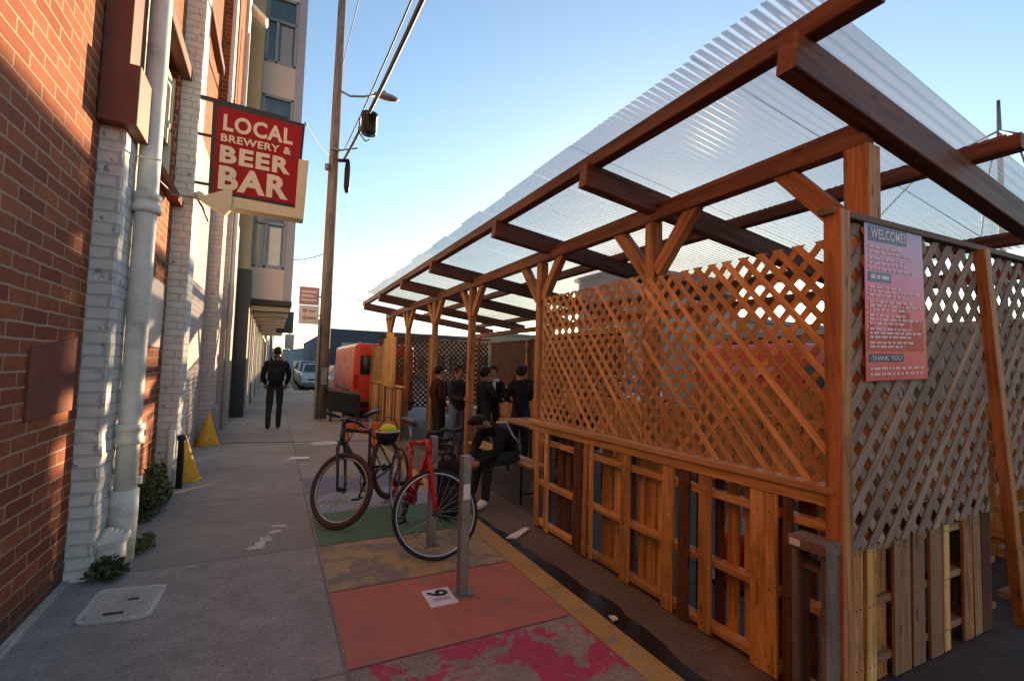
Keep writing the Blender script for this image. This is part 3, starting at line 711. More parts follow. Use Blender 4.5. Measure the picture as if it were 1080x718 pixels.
pk = thing('parking_sign', 'pair of stacked faded red and white parking signs on the utility pole', 'sign', (.74, 13.3, 2.9))
one('plate', 'pinksign', pk, ('box', (.50, 13.30, 2.96), (.98, 13.315, 3.43))); one('plate', 'whiteframe', pk, ('box', (.51, 13.30, 2.46), (.99, 13.315, 2.945)))
m = MB()
for k in range(3): m.box((.56, 13.292, 3.06 + .11 * k), (.92 - .06 * (k % 2), 13.299, 3.11 + .11 * k))
m.build('marking', 'whiteframe', pk)
m = MB(); m.prism([(.58, 2.62), (.66, 2.70), (.66, 2.65), (.92, 2.65), (.92, 2.59), (.66, 2.59), (.66, 2.54)], lambda a, b, d: (a, d, b), 13.292, 13.299)
m.box((.60, 13.292, 2.76), (.70, 13.299, 2.86)); m.box((.74, 13.292, 2.78), (.90, 13.299, 2.83)); m.build('marking', 'pinksign', pk)
one('bracket', 'galv', pk, ('bar', (.9, 13.33, 3.2), (1.1, 13.35, 3.2), .03, .04), ('bar', (.9, 13.33, 2.7), (1.1, 13.35, 2.7), .03, .04))

# ------------------------------------------------------------------ pergola
pg = thing('pergola', 'dark stained timber pergola with a clear corrugated plastic roof over the dining area', 'pergola', (3.03, 1.5, GZ))
PY = [1.50, 3.20, 5.19, 7.56, 9.66, 11.9, 14.04]
RY = [1.42, 3.16, 4.94, 7.44, 9.44, 11.66, 13.8]
PX, BX = 3.03, 5.90            # front and street-side post lines
def raf_z(x): return 3.107 - .127 * (x - 2.21)
for y in PY:
    w_ = .135 if y < 2 else .112
    one('post', 'post', pg, ('bar', (PX, y, GZ), (PX, y, 2.845), w_, w_, (0, 1, 0)))
for y in (1.50, 5.19, 9.66, 14.04):
    one('post', 'post', pg, ('bar', (BX, y, GZ), (BX, y, 2.42), .112, .112, (0, 1, 0)))
one('beam', 'beam', pg, ('bar', (3.01, 1.45, 2.917), (3.01, 14.4, 2.917), .10, .148))
one('beam', 'beam', pg, ('bar', (BX, 1.45, 2.482), (BX, 14.4, 2.482), .10, .12))
for y in RY:
    one('rafter', 'rafter', pg, ('bar', (2.21, y, raf_z(2.21)), (6.25, y, raf_z(6.25)), .105, .20))
one('purlin', 'rafter', pg, ('bar', (2.32, 1.07, 3.241), (2.32, 14.46, 3.241), .105, .112))
one('purlin', 'rafter', pg, ('bar', (4.13, 1.13, 3.012), (4.13, 14.46, 3.012), .10, .10))
one('purlin', 'rafter', pg, ('bar', (5.91, 1.19, 2.786), (5.91, 14.46, 2.786), .10, .10))
one('fascia', 'rafter', pg, ('bar', (2.32, 14.43, 3.17), (3.45, 14.43, 3.04), .06, .14))
for y in PY:
    for sgn in (-1, 1):
        if y < 2 and sgn < 0: continue
        one('brace', 'post', pg, ('bar', (PX, y + sgn * .06, 2.845 - .46), (PX, y + sgn * .48, 2.88), .083, .12, (0, 0, 1)))
def roof_z(x): return 3.303 - .1265 * (x - 2.32)
y = 1.285; k = 0; AMP = .0036
while y < 14.3:
    wd = .648
    m = MB(); nseg = int(wd / .058 * 8); X0, X1 = 2.10 + R.uniform(-.02, .03), 6.42
    xs = [X0, 3, 4, 5.2, X1]; vs = []
    lift = .0018 * (k % 2)
    for x in xs:
        for j in range(nseg + 1):
            yj = y + wd * j / nseg
            vs.append((x, yj, roof_z(x) + .016 + lift + AMP * math.sin(2 * math.pi * (yj - 1.285) / .058)))
    nn = nseg + 1
    m.add(vs, [[i * nn + j, i * nn + j + 1, (i + 1) * nn + j + 1, (i + 1) * nn + j] for i in range(len(xs) - 1) for j in range(nseg)], 0, True)
    m.build('roof_sheet', 'roof', pg); y += .638; k += 1
for xx in (4.13, 5.91):        # wavy closure battens on the purlins
    m = MB(); z = roof_z(xx); nb = 500; vs = []
    for j in range(nb + 1):
        yj = 1.2 + 13.2 * j / nb; zz = z + .010 + AMP * math.sin(2 * math.pi * (yj - 1.285) / .058)
        vs += [(xx - .025, yj, z - .06), (xx - .025, yj, zz), (xx + .025, yj, z - .06), (xx + .025, yj, zz)]
    m.add(vs, [[4 * j, 4 * j + 1, 4 * j + 5, 4 * j + 4] for j in range(nb)] + [[4 * j + 2, 4 * j + 6, 4 * j + 7, 4 * j + 3] for j in range(nb)])
    m.build('closure_strip', 'beam', pg)

# ------------------------------------------------------------------ lattice
def clip(poly, x0, x1, y0, y1):
    for ax, lim, sg in ((0, x0, 1), (0, x1, -1), (1, y0, 1), (1, y1, -1)):
        out = []
        for i in range(len(poly)):
            p, q = poly[i - 1], poly[i]
            a, b = sg * (p[ax] - lim), sg * (q[ax] - lim)
            if (a >= 0) != (b >= 0):
                t = a / (a - b); out.append((p[0] + (q[0] - p[0]) * t, p[1] + (q[1] - p[1]) * t))
            if b >= 0: out.append(q)
        poly = out
        if len(poly) < 3: return []
    return poly
def lattice(fn, u0, u1, v0, v1, step, wid, th, ang, flip, mats, name, parent, jit=.006):
    """two crossed layers of strips; fn(u,v,depth); front layer leans one way"""
    m = MB()
    for layer, sg in ((0, flip), (1, -flip)):
        ta = math.tan(ang); c = u0 - (v1 - v0) / ta - .2
        while c < u1 + (v1 - v0) / ta + .2:
            cc = c + R.uniform(-jit, jit); hw = wid / 2 / math.sin(ang); tl = R.uniform(-.006, .006)
            if sg > 0: poly = [(cc - hw, v0 - .01), (cc + hw, v0 - .01), (cc + hw + (v1 - v0 + .02) / ta + tl, v1 + .01), (cc - hw + (v1 - v0 + .02) / ta + tl, v1 + .01)]
            else: poly = [(cc - hw, v0 - .01), (cc + hw, v0 - .01), (cc + hw - (v1 - v0 + .02) / ta + tl, v1 + .01), (cc - hw - (v1 - v0 + .02) / ta + tl, v1 + .01)]
            poly = clip(poly, u0, u1, v0, v1)
            if poly:
                n = len(poly); d0, d1 = (0, th) if layer == 0 else (th + .001, 2 * th + .001)
                d0 += R.uniform(0, .002)
                off = (R.uniform(0, 90), R.uniform(0, 90), R.uniform(0, 90)); ca, sa = math.cos(ang) * sg, math.sin(ang)
                vs = [fn(a, b, d) for d in (d0, d1) for a, b in poly]
                gs = [(a * ca + b * sa + off[0], -a * sa + b * ca + off[1], off[2]) for d in (d0, d1) for a, b in poly]
                m.add(vs, [list(range(n))[::-1], list(range(n, 2 * n))] + [[i, (i + 1) % n, n + (i + 1) % n, n + i] for i in range(n)], 0, False, gs)
            c += step
    return m.build(name, mats, parent)
# side screen, along the sidewalk (plane x = 2.48)
ss = thing('lattice_screen', 'orange stained lattice screen above the pallet wall facing the sidewalk', 'lattice', (2.48, 2.8, .93))
A50 = rad(49)
lattice(lambda a, b, d: (2.485 + d, a, b), 1.40, 2.715, .965, 2.20, .113, .037, .007, A50, 1, 'lattice', 'lattice_panel', ss)
lattice(lambda a, b, d: (2.487 + d, a, b), 2.725, 4.22, .965, 2.235, .113, .037, .007, A50, 1, 'lattice', 'lattice_panel', ss)
one('cap_rail', 'lattice', ss, ('bar', (2.49, 1.345, .945), (2.49, 4.44, .935), .115, .035))
one('rail', 'pallet', ss, ('bar', (2.465, 1.345, .895), (2.465, 4.40, .885), .02, .065))
one('batten', 'lattice', ss, ('bar', (2.52, 4.24, .93), (2.52, 4.24, 2.25), .03, .04, (0, 1, 0)))
# end screen (plane y = 1.36)
es = thing('lattice_screen', 'grey weathered lattice screen at the near end, with the poster on it', 'lattice', (2.5, 1.36, 0))
def ef(a, b, d): return (a, 1.355 + d, b + .028 * (a - 2.5))
lattice(ef, 2.535, 4.20, .615, 2.30, .172, .058, .008, rad(46), 1, 'lattice_grey', 'lattice_panel', es)
lattice(ef, 4.30, 6.15, .70, 2.30, .172, .058, .008, rad(46), 1, 'lattice_grey', 'lattice_panel', es)
one('corner_post', 'post', es, ('bar', (2.485, 1.345, GZ), (2.485, 1.345, 2.33), .085, .085, (0, 1, 0)))
one('post', 'post', es, ('bar', (4.56, 1.33, GZ), (4.09, 1.33, 2.36), .085, .06, (0, 1, 0)))
one('top_rail', 'grey_wood', es, ('bar', (2.42, 1.365, 2.325), (6.2, 1.365, 2.43), .07, .035))
one('post', 'grey_wood', es, ('bar', (6.15, 1.37, GZ), (6.15, 1.37, 2.40), .08, .08, (0, 1, 0)))
# far end and back screens
fs_ = thing('lattice_screen', 'dark lattice screen at the far end of the dining area behind the diners', 'lattice', (3.8, 13.5, 0))
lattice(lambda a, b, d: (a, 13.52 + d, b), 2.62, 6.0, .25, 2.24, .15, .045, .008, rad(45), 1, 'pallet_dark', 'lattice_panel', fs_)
one('top_rail', 'pallet_dark', fs_, ('bar', (2.6, 13.52, 2.27), (6.05, 13.52, 2.32), .06, .05))
one('post', 'bench', fs_, ('bar', (4.1, 13.48, GZ), (4.1, 13.48, 2.3), .07, .07, (0, 1, 0)))
bs_ = thing('lattice_screen', 'dark lattice screen along the street side of the dining area', 'lattice', (6.1, 9.5, 0))
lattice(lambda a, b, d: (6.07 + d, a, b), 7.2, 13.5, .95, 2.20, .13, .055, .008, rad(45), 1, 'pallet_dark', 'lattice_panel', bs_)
one('top_rail', 'pallet_dark', bs_, ('bar', (6.07, 7.15, 2.22), (6.07, 13.5, 2.22), .06, .05))
one('post', 'bench', bs_, ('bar', (6.02, 11.0, GZ), (6.02, 11.0, 2.25), .07, .07, (0, 1, 0)))
bw = thing('board_wall', 'low wall of brown boards along the street side of the dining area', 'wall', (6.1, 6, GZ))
m = MB(); y = 1.5
while y < 13.4:
    wdd = R.uniform(.09, .14); m.bar((6.12, y, GZ), (6.12, y, (1.32 if y < 5.2 else .95) + R.uniform(-.03, .02)), wdd, .02, (1, 0, 0)); y += wdd + R.uniform(.004, .02)
m.build('boarding', 'pallet', bw)
one('rail', 'pallet', bw, ('bar', (6.09, 1.5, .9), (6.09, 13.4, .9), .04, .09)); one('rail', 'pallet', bw, ('bar', (6.09, 1.5, .1), (6.09, 13.4, .1), .04, .09))

# ------------------------------------------------------------------ pallets
def pallet(label, P, width, height, front, back, mats, parent_group, stringers=(.045, .44, .86), T=.11):
    """standing pallet: P(u, d, z) maps along-width / depth / height"""
    o = thing('wood_pallet', label, 'pallet', tuple(P(width / 2, 0, 0)), parent_group)
    for z in stringers:
        one('stringer', mats[1], o, ('bar', P(0, T / 2, z), P(width, T / 2, z), T - .034, .04))
    upd = Vector(P(0, 1, 0)) - Vector(P(0, 0, 0))
    for lay, rows in ((0, front), (1, back)):
        for (a, w_, mm) in rows:
            dd = .008 if lay == 0 else T - .008; tl = R.uniform(-.006, .006)
            mb = MB(); mb.bar(P(a + w_ / 2 + tl, dd, R.uniform(.0, .012)), P(a + w_ / 2 - tl, dd, height + R.uniform(-.02, 0)), w_, .016, upd)
            if lay == 0:
                for z in stringers:
                    for q in (.28, .72): mb.bar(P(a + w_ * q, -.0015, z + R.uniform(-.012, .012)), P(a + w_ * q, .006, z), .007, .007, (.3, .3, 1), 1)
            mb.build('board', [mm, 'blackmetal'], o)
    return o
GP = 'pallets standing as the half wall below the lattice'
def mapY(y1): return lambda a, d, z: (2.465 + d, y1 - a, GZ + .01 + z)
HH = .98
pallet('narrow pallet at the far end of the half wall beside the bench', mapY(4.28), .83, HH, [(0, .075, 'pallet'), (.19, .075, 'pallet'), (.70, .12, 'pallet_dark')], [(.06, .1, 'pallet_dark'), (.29, .1, 'pallet_dark'), (.43, .09, 'pallet_dark'), (.57, .1, 'pallet_dark'), (.72, .1, 'pallet_dark')], ('pallet', 'pallet'), GP)  # half wall: dark back boards added among the slats so gaps look shaded
pallet('wide orange pallet in the half wall, second from the bench end', mapY(3.43), 1.07, HH, [(0, .055, 'pallet'), (.085, .05, 'pallet'), (.50, .10, 'pallet'), (.94, .10, 'pallet')], [(.15, .13, 'pallet'), (.31, .13, 'pallet'), (.475, .08, 'pallet_dark'), (.60, .06, 'pallet'), (.685, .10, 'pallet'), (.80, .16, 'pallet')], ('pallet', 'pallet'), GP)
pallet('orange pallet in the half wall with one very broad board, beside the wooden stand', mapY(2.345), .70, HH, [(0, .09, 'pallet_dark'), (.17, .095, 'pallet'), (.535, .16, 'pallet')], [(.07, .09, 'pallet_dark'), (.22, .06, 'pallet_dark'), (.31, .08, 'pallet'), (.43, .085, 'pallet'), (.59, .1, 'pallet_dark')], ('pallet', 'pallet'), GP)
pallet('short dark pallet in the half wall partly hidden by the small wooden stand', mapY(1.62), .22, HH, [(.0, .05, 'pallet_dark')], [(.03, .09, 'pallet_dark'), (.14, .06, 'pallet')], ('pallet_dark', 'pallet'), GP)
GE = 'pallets standing below the grey lattice'
def mapX(x0): return lambda a, d, z: (x0 + a, 1.388 + d, GZ + .01 + z)
pallet('weathered pallet with three pale boards below the poster lattice', mapX(2.68), 1.72, .86, [(0, .09, 'post'), (.125, .09, 'pallet'), (.40, .17, 'pallet_grey'), (.60, .13, 'pallet_grey'), (.80, .14, 'pallet_grey'), (.955, .08, 'pallet'), (1.22, .12, 'post'), (1.36, .10, 'pallet_grey'), (1.48, .13, 'pallet_dark')], [(.0 + .132 * k, .129, 'pallet_dark') for k in range(13)], ('pallet_grey', 'pallet_grey'), GE, (.12, .42, .70))  # closed row of dark back boards added to put shade into the gaps
pallet('brown pallet below the grey lattice to the right of the leaning post', mapX(4.66), 1.15, .86, [(.0, .08, 'pallet_dark'), (.25, .10, 'pallet_grey'), (.40, .10, 'post'), (.55, .13, 'pallet_grey'), (.8, .12, 'pallet_dark'), (.98, .12, 'pallet_grey')], [(.2, .1, 'pallet_dark'), (.6, .1, 'pallet_dark')], ('pallet_grey', 'pallet_grey'), GE, (.12, .42, .70))
# small wooden stand at the corner
st = thing('wooden_stand', 'small weathered wooden stand with a white sticker, at the corner of the pallet wall', 'stand', (2.39, 1.42, GZ))
one('top', 'grey_wood', st, ('bar', (2.385, 1.315, .69), (2.385, 1.50, .69), .13, .055, (0, 0, 1)))
for y in (1.335, 1.475):
    one('side', 'grey_wood', st, ('bar', (2.39, y, GZ), (2.39, y, .66), .11, .024, (0, 1, 0)))
one('shelf', 'pallet_grey', st, ('bar', (2.39, 1.348, -.02), (2.39, 1.462, -.02), .10, .03)); one('shelf', 'grey_wood', st, ('bar', (2.41, 1.348, .58), (2.41, 1.462, .58), .07, .04))
one('sticker', 'paper', st, ('box', (2.316, 1.435, .675), (2.3195, 1.485, .705)))

# far half wall, boards and gate panel
fw = thing('board_wall', 'low wall of orange boards and lattice in front of the red van', 'wall', (2.48, 11.6, GZ))
for y in [9.95 + .145 * i for i in range(24)]:
    one('board', 'pallet' if R.random() < .7 else 'pallet_dark', fw, ('bar', (2.46, y, GZ), (2.46, y, .95 + R.uniform(-.04, .04)), .125, .02, (1, 0, 0)))
one('cap_rail', 'pallet', fw, ('bar', (2.47, 9.9, 1.0), (2.47, 13.45, 1.0), .1, .04))
lattice(lambda a, b, d: (2.46 + d, a, b), 12.0, 13.4, 1.02, 1.95, .14, .04, .008, rad(45), -1, 'lattice', 'lattice_panel', fw)
one('post', 'post', fw, ('bar', (2.46, 13.42, GZ), (2.46, 13.42, 2.05), .09, .09, (0, 1, 0)))
gp = thing('board_panel', 'tall panel of upright orange boards fixed between the far pergola posts', 'panel', (2.42, 11.2, 1))
for i in range(5):
    one('board', 'pallet', gp, ('bar', (2.40, 10.55 + .27 * i, .96), (2.40, 10.55 + .27 * i, 2.12 + .06 * i * (i < 4) + R.uniform(-.03, .03)), .25, .02, (1, 0, 0)))
one('cross_board', 'pallet_dark', gp, ('bar', (2.425, 10.45, 1.2), (2.425, 11.8, 1.2), .02, .08), ('bar', (2.425, 10.45, 1.9), (2.425, 11.8, 1.9), .02, .08))

# ------------------------------------------------------------------ poster
po = thing('poster', 'pink and red printed welcome poster hanging on the grey lattice', 'poster', (3.02, 1.34, 1.9))
PC = [(2.722, 2.335), (3.322, 2.362), (3.35, 1.507), (2.722, 1.482)]
def pf(a, b, d=0):   # a,b in 0..1
    top = Vector(PC[0]).lerp(Vector(PC[1]), a); bot = Vector(PC[3]).lerp(Vector(PC[2]), a); p = bot.lerp(top, b)
    return (p.x, 1.338 + .006 * math.sin(a * 5) * (1 - b) - d, p.y)
m = MB(); nn = 9
vs = [pf(i / (nn - 1), j / (nn - 1), d) for d in (0, -.003) for j in range(nn) for i in range(nn)]
fq = []
for L_ in range(2): fq += [[L_ * 81 + j * nn + i, L_ * 81 + j * nn + i + 1, L_ * 81 + (j + 1) * nn + i + 1, L_ * 81 + (j + 1) * nn + i] for j in range(nn - 1) for i in range(nn - 1)]
ring = [i for i in range(nn)] + [j * nn + nn - 1 for j in range(1, nn)] + [80 - i for i in range(1, nn)] + [80 - nn + 1 - nn * j for j in range(1, nn - 1)]
fq += [[ring[i], ring[(i + 1) % len(ring)], 81 + ring[(i + 1) % len(ring)], 81 + ring[i]] for i in range(len(ring))]
m.add(vs, fq, 0, False); m.build('sheet', 'poster', po)
def quad(mb, a0, b0, a1, b1, d, mi=0): 
    n = 6
    mb.add([pf(a0 + (a1 - a0) * i / n, b, d) for b in (b0, b1) for i in range(n + 1)], [[i, i + 1, n + 2 + i, n + 1 + i] for i in range(n)], mi)
m = MB(); quad(m, .06, .87, .70, .965, .002); quad(m, .05, .615, .42, .675, .002); m.build('title_box', 'inkblue', po)
m = MB(); quad(m, .05, .115, .60, .165, .002); m.build('title_box', 'ink', po)
m = MB(); add_text(m, 'WELCOME!', lambda a, b: pf(a, b, .004), .09, .885, .67, .95, 0, .02)
m.build('lettering', 'inkwhite', po); m = MB(); add_text(m, 'THANK YOU', lambda a, b: pf(a, b, .004), .09, .125, .56, .155, 0, .01)
m.build('lettering', 'inkwhite', po); m = MB()
for a0, a1 in ((.08, .16), (.18, .24), (.26, .38)): quad(m, a0, .632, a1, .658, .004)
m.build('lettering', 'inkwhite', po)
m = MB()   # unreadably small print
for row, b in enumerate((.83, .80, .76, .73, .695, .58, .555, .53, .49, .465, .44, .405, .38, .355, .32, .295, .27, .235, .21, .075, .04)):
    if b in (.58, .32, .075): m.build('small_print', 'inkpink', po); m = MB()
    a = .06; end = R.uniform(.6, .93) if b > .1 else .92
    while a < end:
        w_ = R.uniform(.03, .11); quad(m, a, b - .007, min(end, a + w_), b + .007, .003); a += w_ + .02
m.build('small_print', 'inkpink', po)
m = MB()   # printed skyline
a = .02
while a < .95:
    w_ = R.uniform(.04, .09); hh = R.uniform(.30, .43) + (.12 if .55 < a < .72 else 0); quad(m, a, .18, min(.98, a + w_), hh, .001); a += w_
m.build('printed_skyline', 'redtruck', po)

# ------------------------------------------------------------------ street furniture
def bollard(x, y, label, stick):
    o = thing('bike_post', label, 'post', (x, y, 0), 'square steel posts on the painted pavement')
    one('post', 'galv', o, ('bar', (x, y, 0), (x - .006, y, .90), .062, .062, (0, 1, 0)))
    one('base_plate', 'galv', o, ('bar', (x, y, .004), (x, y, .014), .13, .13, (0, 1, 0)))
    if stick: one('sticker', 'paper', o, ('box', (x - .026, y - .0335, .62), (x + .02, y - .0315, .72)))
bollard(1.185, 2.97, 'grey steel post beside the white number plate on the coral pavement', True)
bollard(1.245, 3.86, 'grey steel post behind the front wheel of the red bicycle', False)
npl = thing('number_plate', 'white square ground plate with a black number beside the steel post', 'plate', (1.03, 2.98, 0))
Q = [(.943, 3.088), (1.122, 3.078), (1.126, 2.868), (.942, 2.868)]
def qf(a, b, z=.012):
    p = Vector(Q[3]).lerp(Vector(Q[2]), a).lerp(Vector(Q[0]).lerp(Vector(Q[1]), a), b); return (p.x, p.y, z)
m = MB(); m.prism([(0, 0), (1, 0), (1, 1), (0, 1)], lambda a, b, d: qf(a, b, d), .004, .011); m.build('sheet', 'paper', npl)
m = MB(); add_text(m, '6', lambda a, b: qf(1 - b, a, .0125), .50, .12, .92, .90, 0, .03)
m.build('number', 'black', npl)
quad_rows = ((.40, .22, .85), (.33, .22, .80), (.26, .22, .86))
for b, a0, a1 in quad_rows:
    a = a0; m = MB()
    while a < a1:
        w_ = R.uniform(.04, .10); m.add([qf(a, b - .022), qf(min(a1, a + w_), b - .022), qf(min(a1, a + w_), b + .022), qf(a, b + .022)], [[0, 1, 2, 3]]); a += w_ + .018
    m.build('small_print', 'frame', npl)

def cone(label, x, y, rb, h, lean):
    o = thing('yellow_cone', label, 'cone', (x, y, 0), 'yellow cones along the wall')
    m = MB(); m.lathe((x, y, 0), [(rb, .02), (rb * .94, .06), (rb * .5, h * .55), (rb * .30, h * .82), (rb * .16, h * .97), (rb * .06, h), (0, h)], 22)
    m.xf(lambda p: Vector((p.x + lean * p.z, p.y, p.z))); m.build('body', 'yellowcone', o)
    m = MB(); m.lathe((x, y, 0), [(rb + .012, 0), (rb + .015, .015), (rb + .004, .024), (0, .026)], 22); m.build('base', 'yellowcone', o)
cone('narrow yellow cone leaning beside the black pipe, nearer the camera', -.87, 6.98, .14, .54, -.10)
cone('squat yellow cone standing on the pavement seam by the pale brick wall', -.955, 9.72, .175, .52, 0)

def leafclump(name, label, cx, cy, rx, ry, h, n, size, mats=('leafA', 'leafB')):
    m = MB()
    for i in range(n):
        a = R.uniform(0, 6.283); q = math.sqrt(R.random()); x, y = cx + rx * q * math.cos(a), cy + ry * q * math.sin(a)
        z = h * (1 - q * q * .75) * R.random() ** .8 + .01
        d = Vector((R.uniform(-1, 1), R.uniform(-1, 1), R.uniform(-.2, 1))).normalized(); sdv = d.cross(Vector((R.uniform(-1, 1), R.uniform(-1, 1), R.uniform(-1, 1)))).normalized()
        l = size * R.uniform(.6, 1.4); p = Vector((x, y, z)); w_ = l * .32
        m.add([p, p + d * l * .5 + sdv * w_, p + d * l, p + d * l * .5 - sdv * w_], [[0, 1, 2, 3]], 0 if R.random() < .7 else 1)
    o = thing(name, label, 'plant', (cx, cy, 0)); m.build('foliage', list(mats), o)
    m = MB()
    for i in range(9):
        a = R.uniform(0, 6.283); m.tube([(cx + .3 * rx * math.cos(a), cy + .3 * ry * math.sin(a), 0), (cx + .6 * rx * math.cos(a), cy + .6 * ry * math.sin(a), h * .45), (cx + .8 * rx * math.cos(a + .3), cy + .8 * ry * math.sin(a + .3), h * .8)], [.006, .004, .002], 5)
    m.build('stem', 'leafB', o)
leafclump('wall_shrub', 'dark green shrub growing at the brick wall between the two pilasters', -.99, 5.75, .12, .50, .46, 1300, .045)
leafclump('weed', 'dark weed tuft growing in front of the pipe cleanout', -.93, 4.12, .11, .10, .13, 420, .035)
leafclump('weed', 'small weed growing behind the foot of the downpipe', -.83, 4.62, .06, .16, .10, 260, .035)

# litter
def litter(label, pts, z, mat='paper'):
    m = MB(); n = len(pts)
    m.add([(x, y, z + R.uniform(.0, .012)) for x, y in pts] + [(x, y, z + .016) for x, y in pts], [list(range(n))[::-1], list(range(n, 2 * n))] + [[i, (i + 1) % n, n + (i + 1) % n, n + i] for i in range(n)])
    tag(m.build('litter', mat), label, 'litter', 'bits of litter')
litter('long white scrap of paper lying on the gutter by the half wall', [(2.03, 4.02), (2.12, 3.98), (2.36, 4.16), (2.33, 4.20), (2.1, 4.07)], GZ + .012)
litter('crumpled white scrap on the tar beside the curb', [(1.90, 3.52), (1.94, 3.48), (1.95, 3.62), (1.91, 3.70)], GZ + .012)
litter('tiny white scrap near the near end of the tar strip', [(2.02, 2.46), (2.06, 2.45), (2.07, 2.49), (2.03, 2.51)], GZ + .012)
litter('small white scrap midway along the tar strip', [(1.93, 2.84), (1.97, 2.83), (1.97, 2.88), (1.94, 2.88)], GZ + .012)
litter('flat white scrap lying on the grey sidewalk beyond the spill', [(.28, 7.9), (.55, 7.85), (.57, 8.0), (.31, 8.03)], .004)

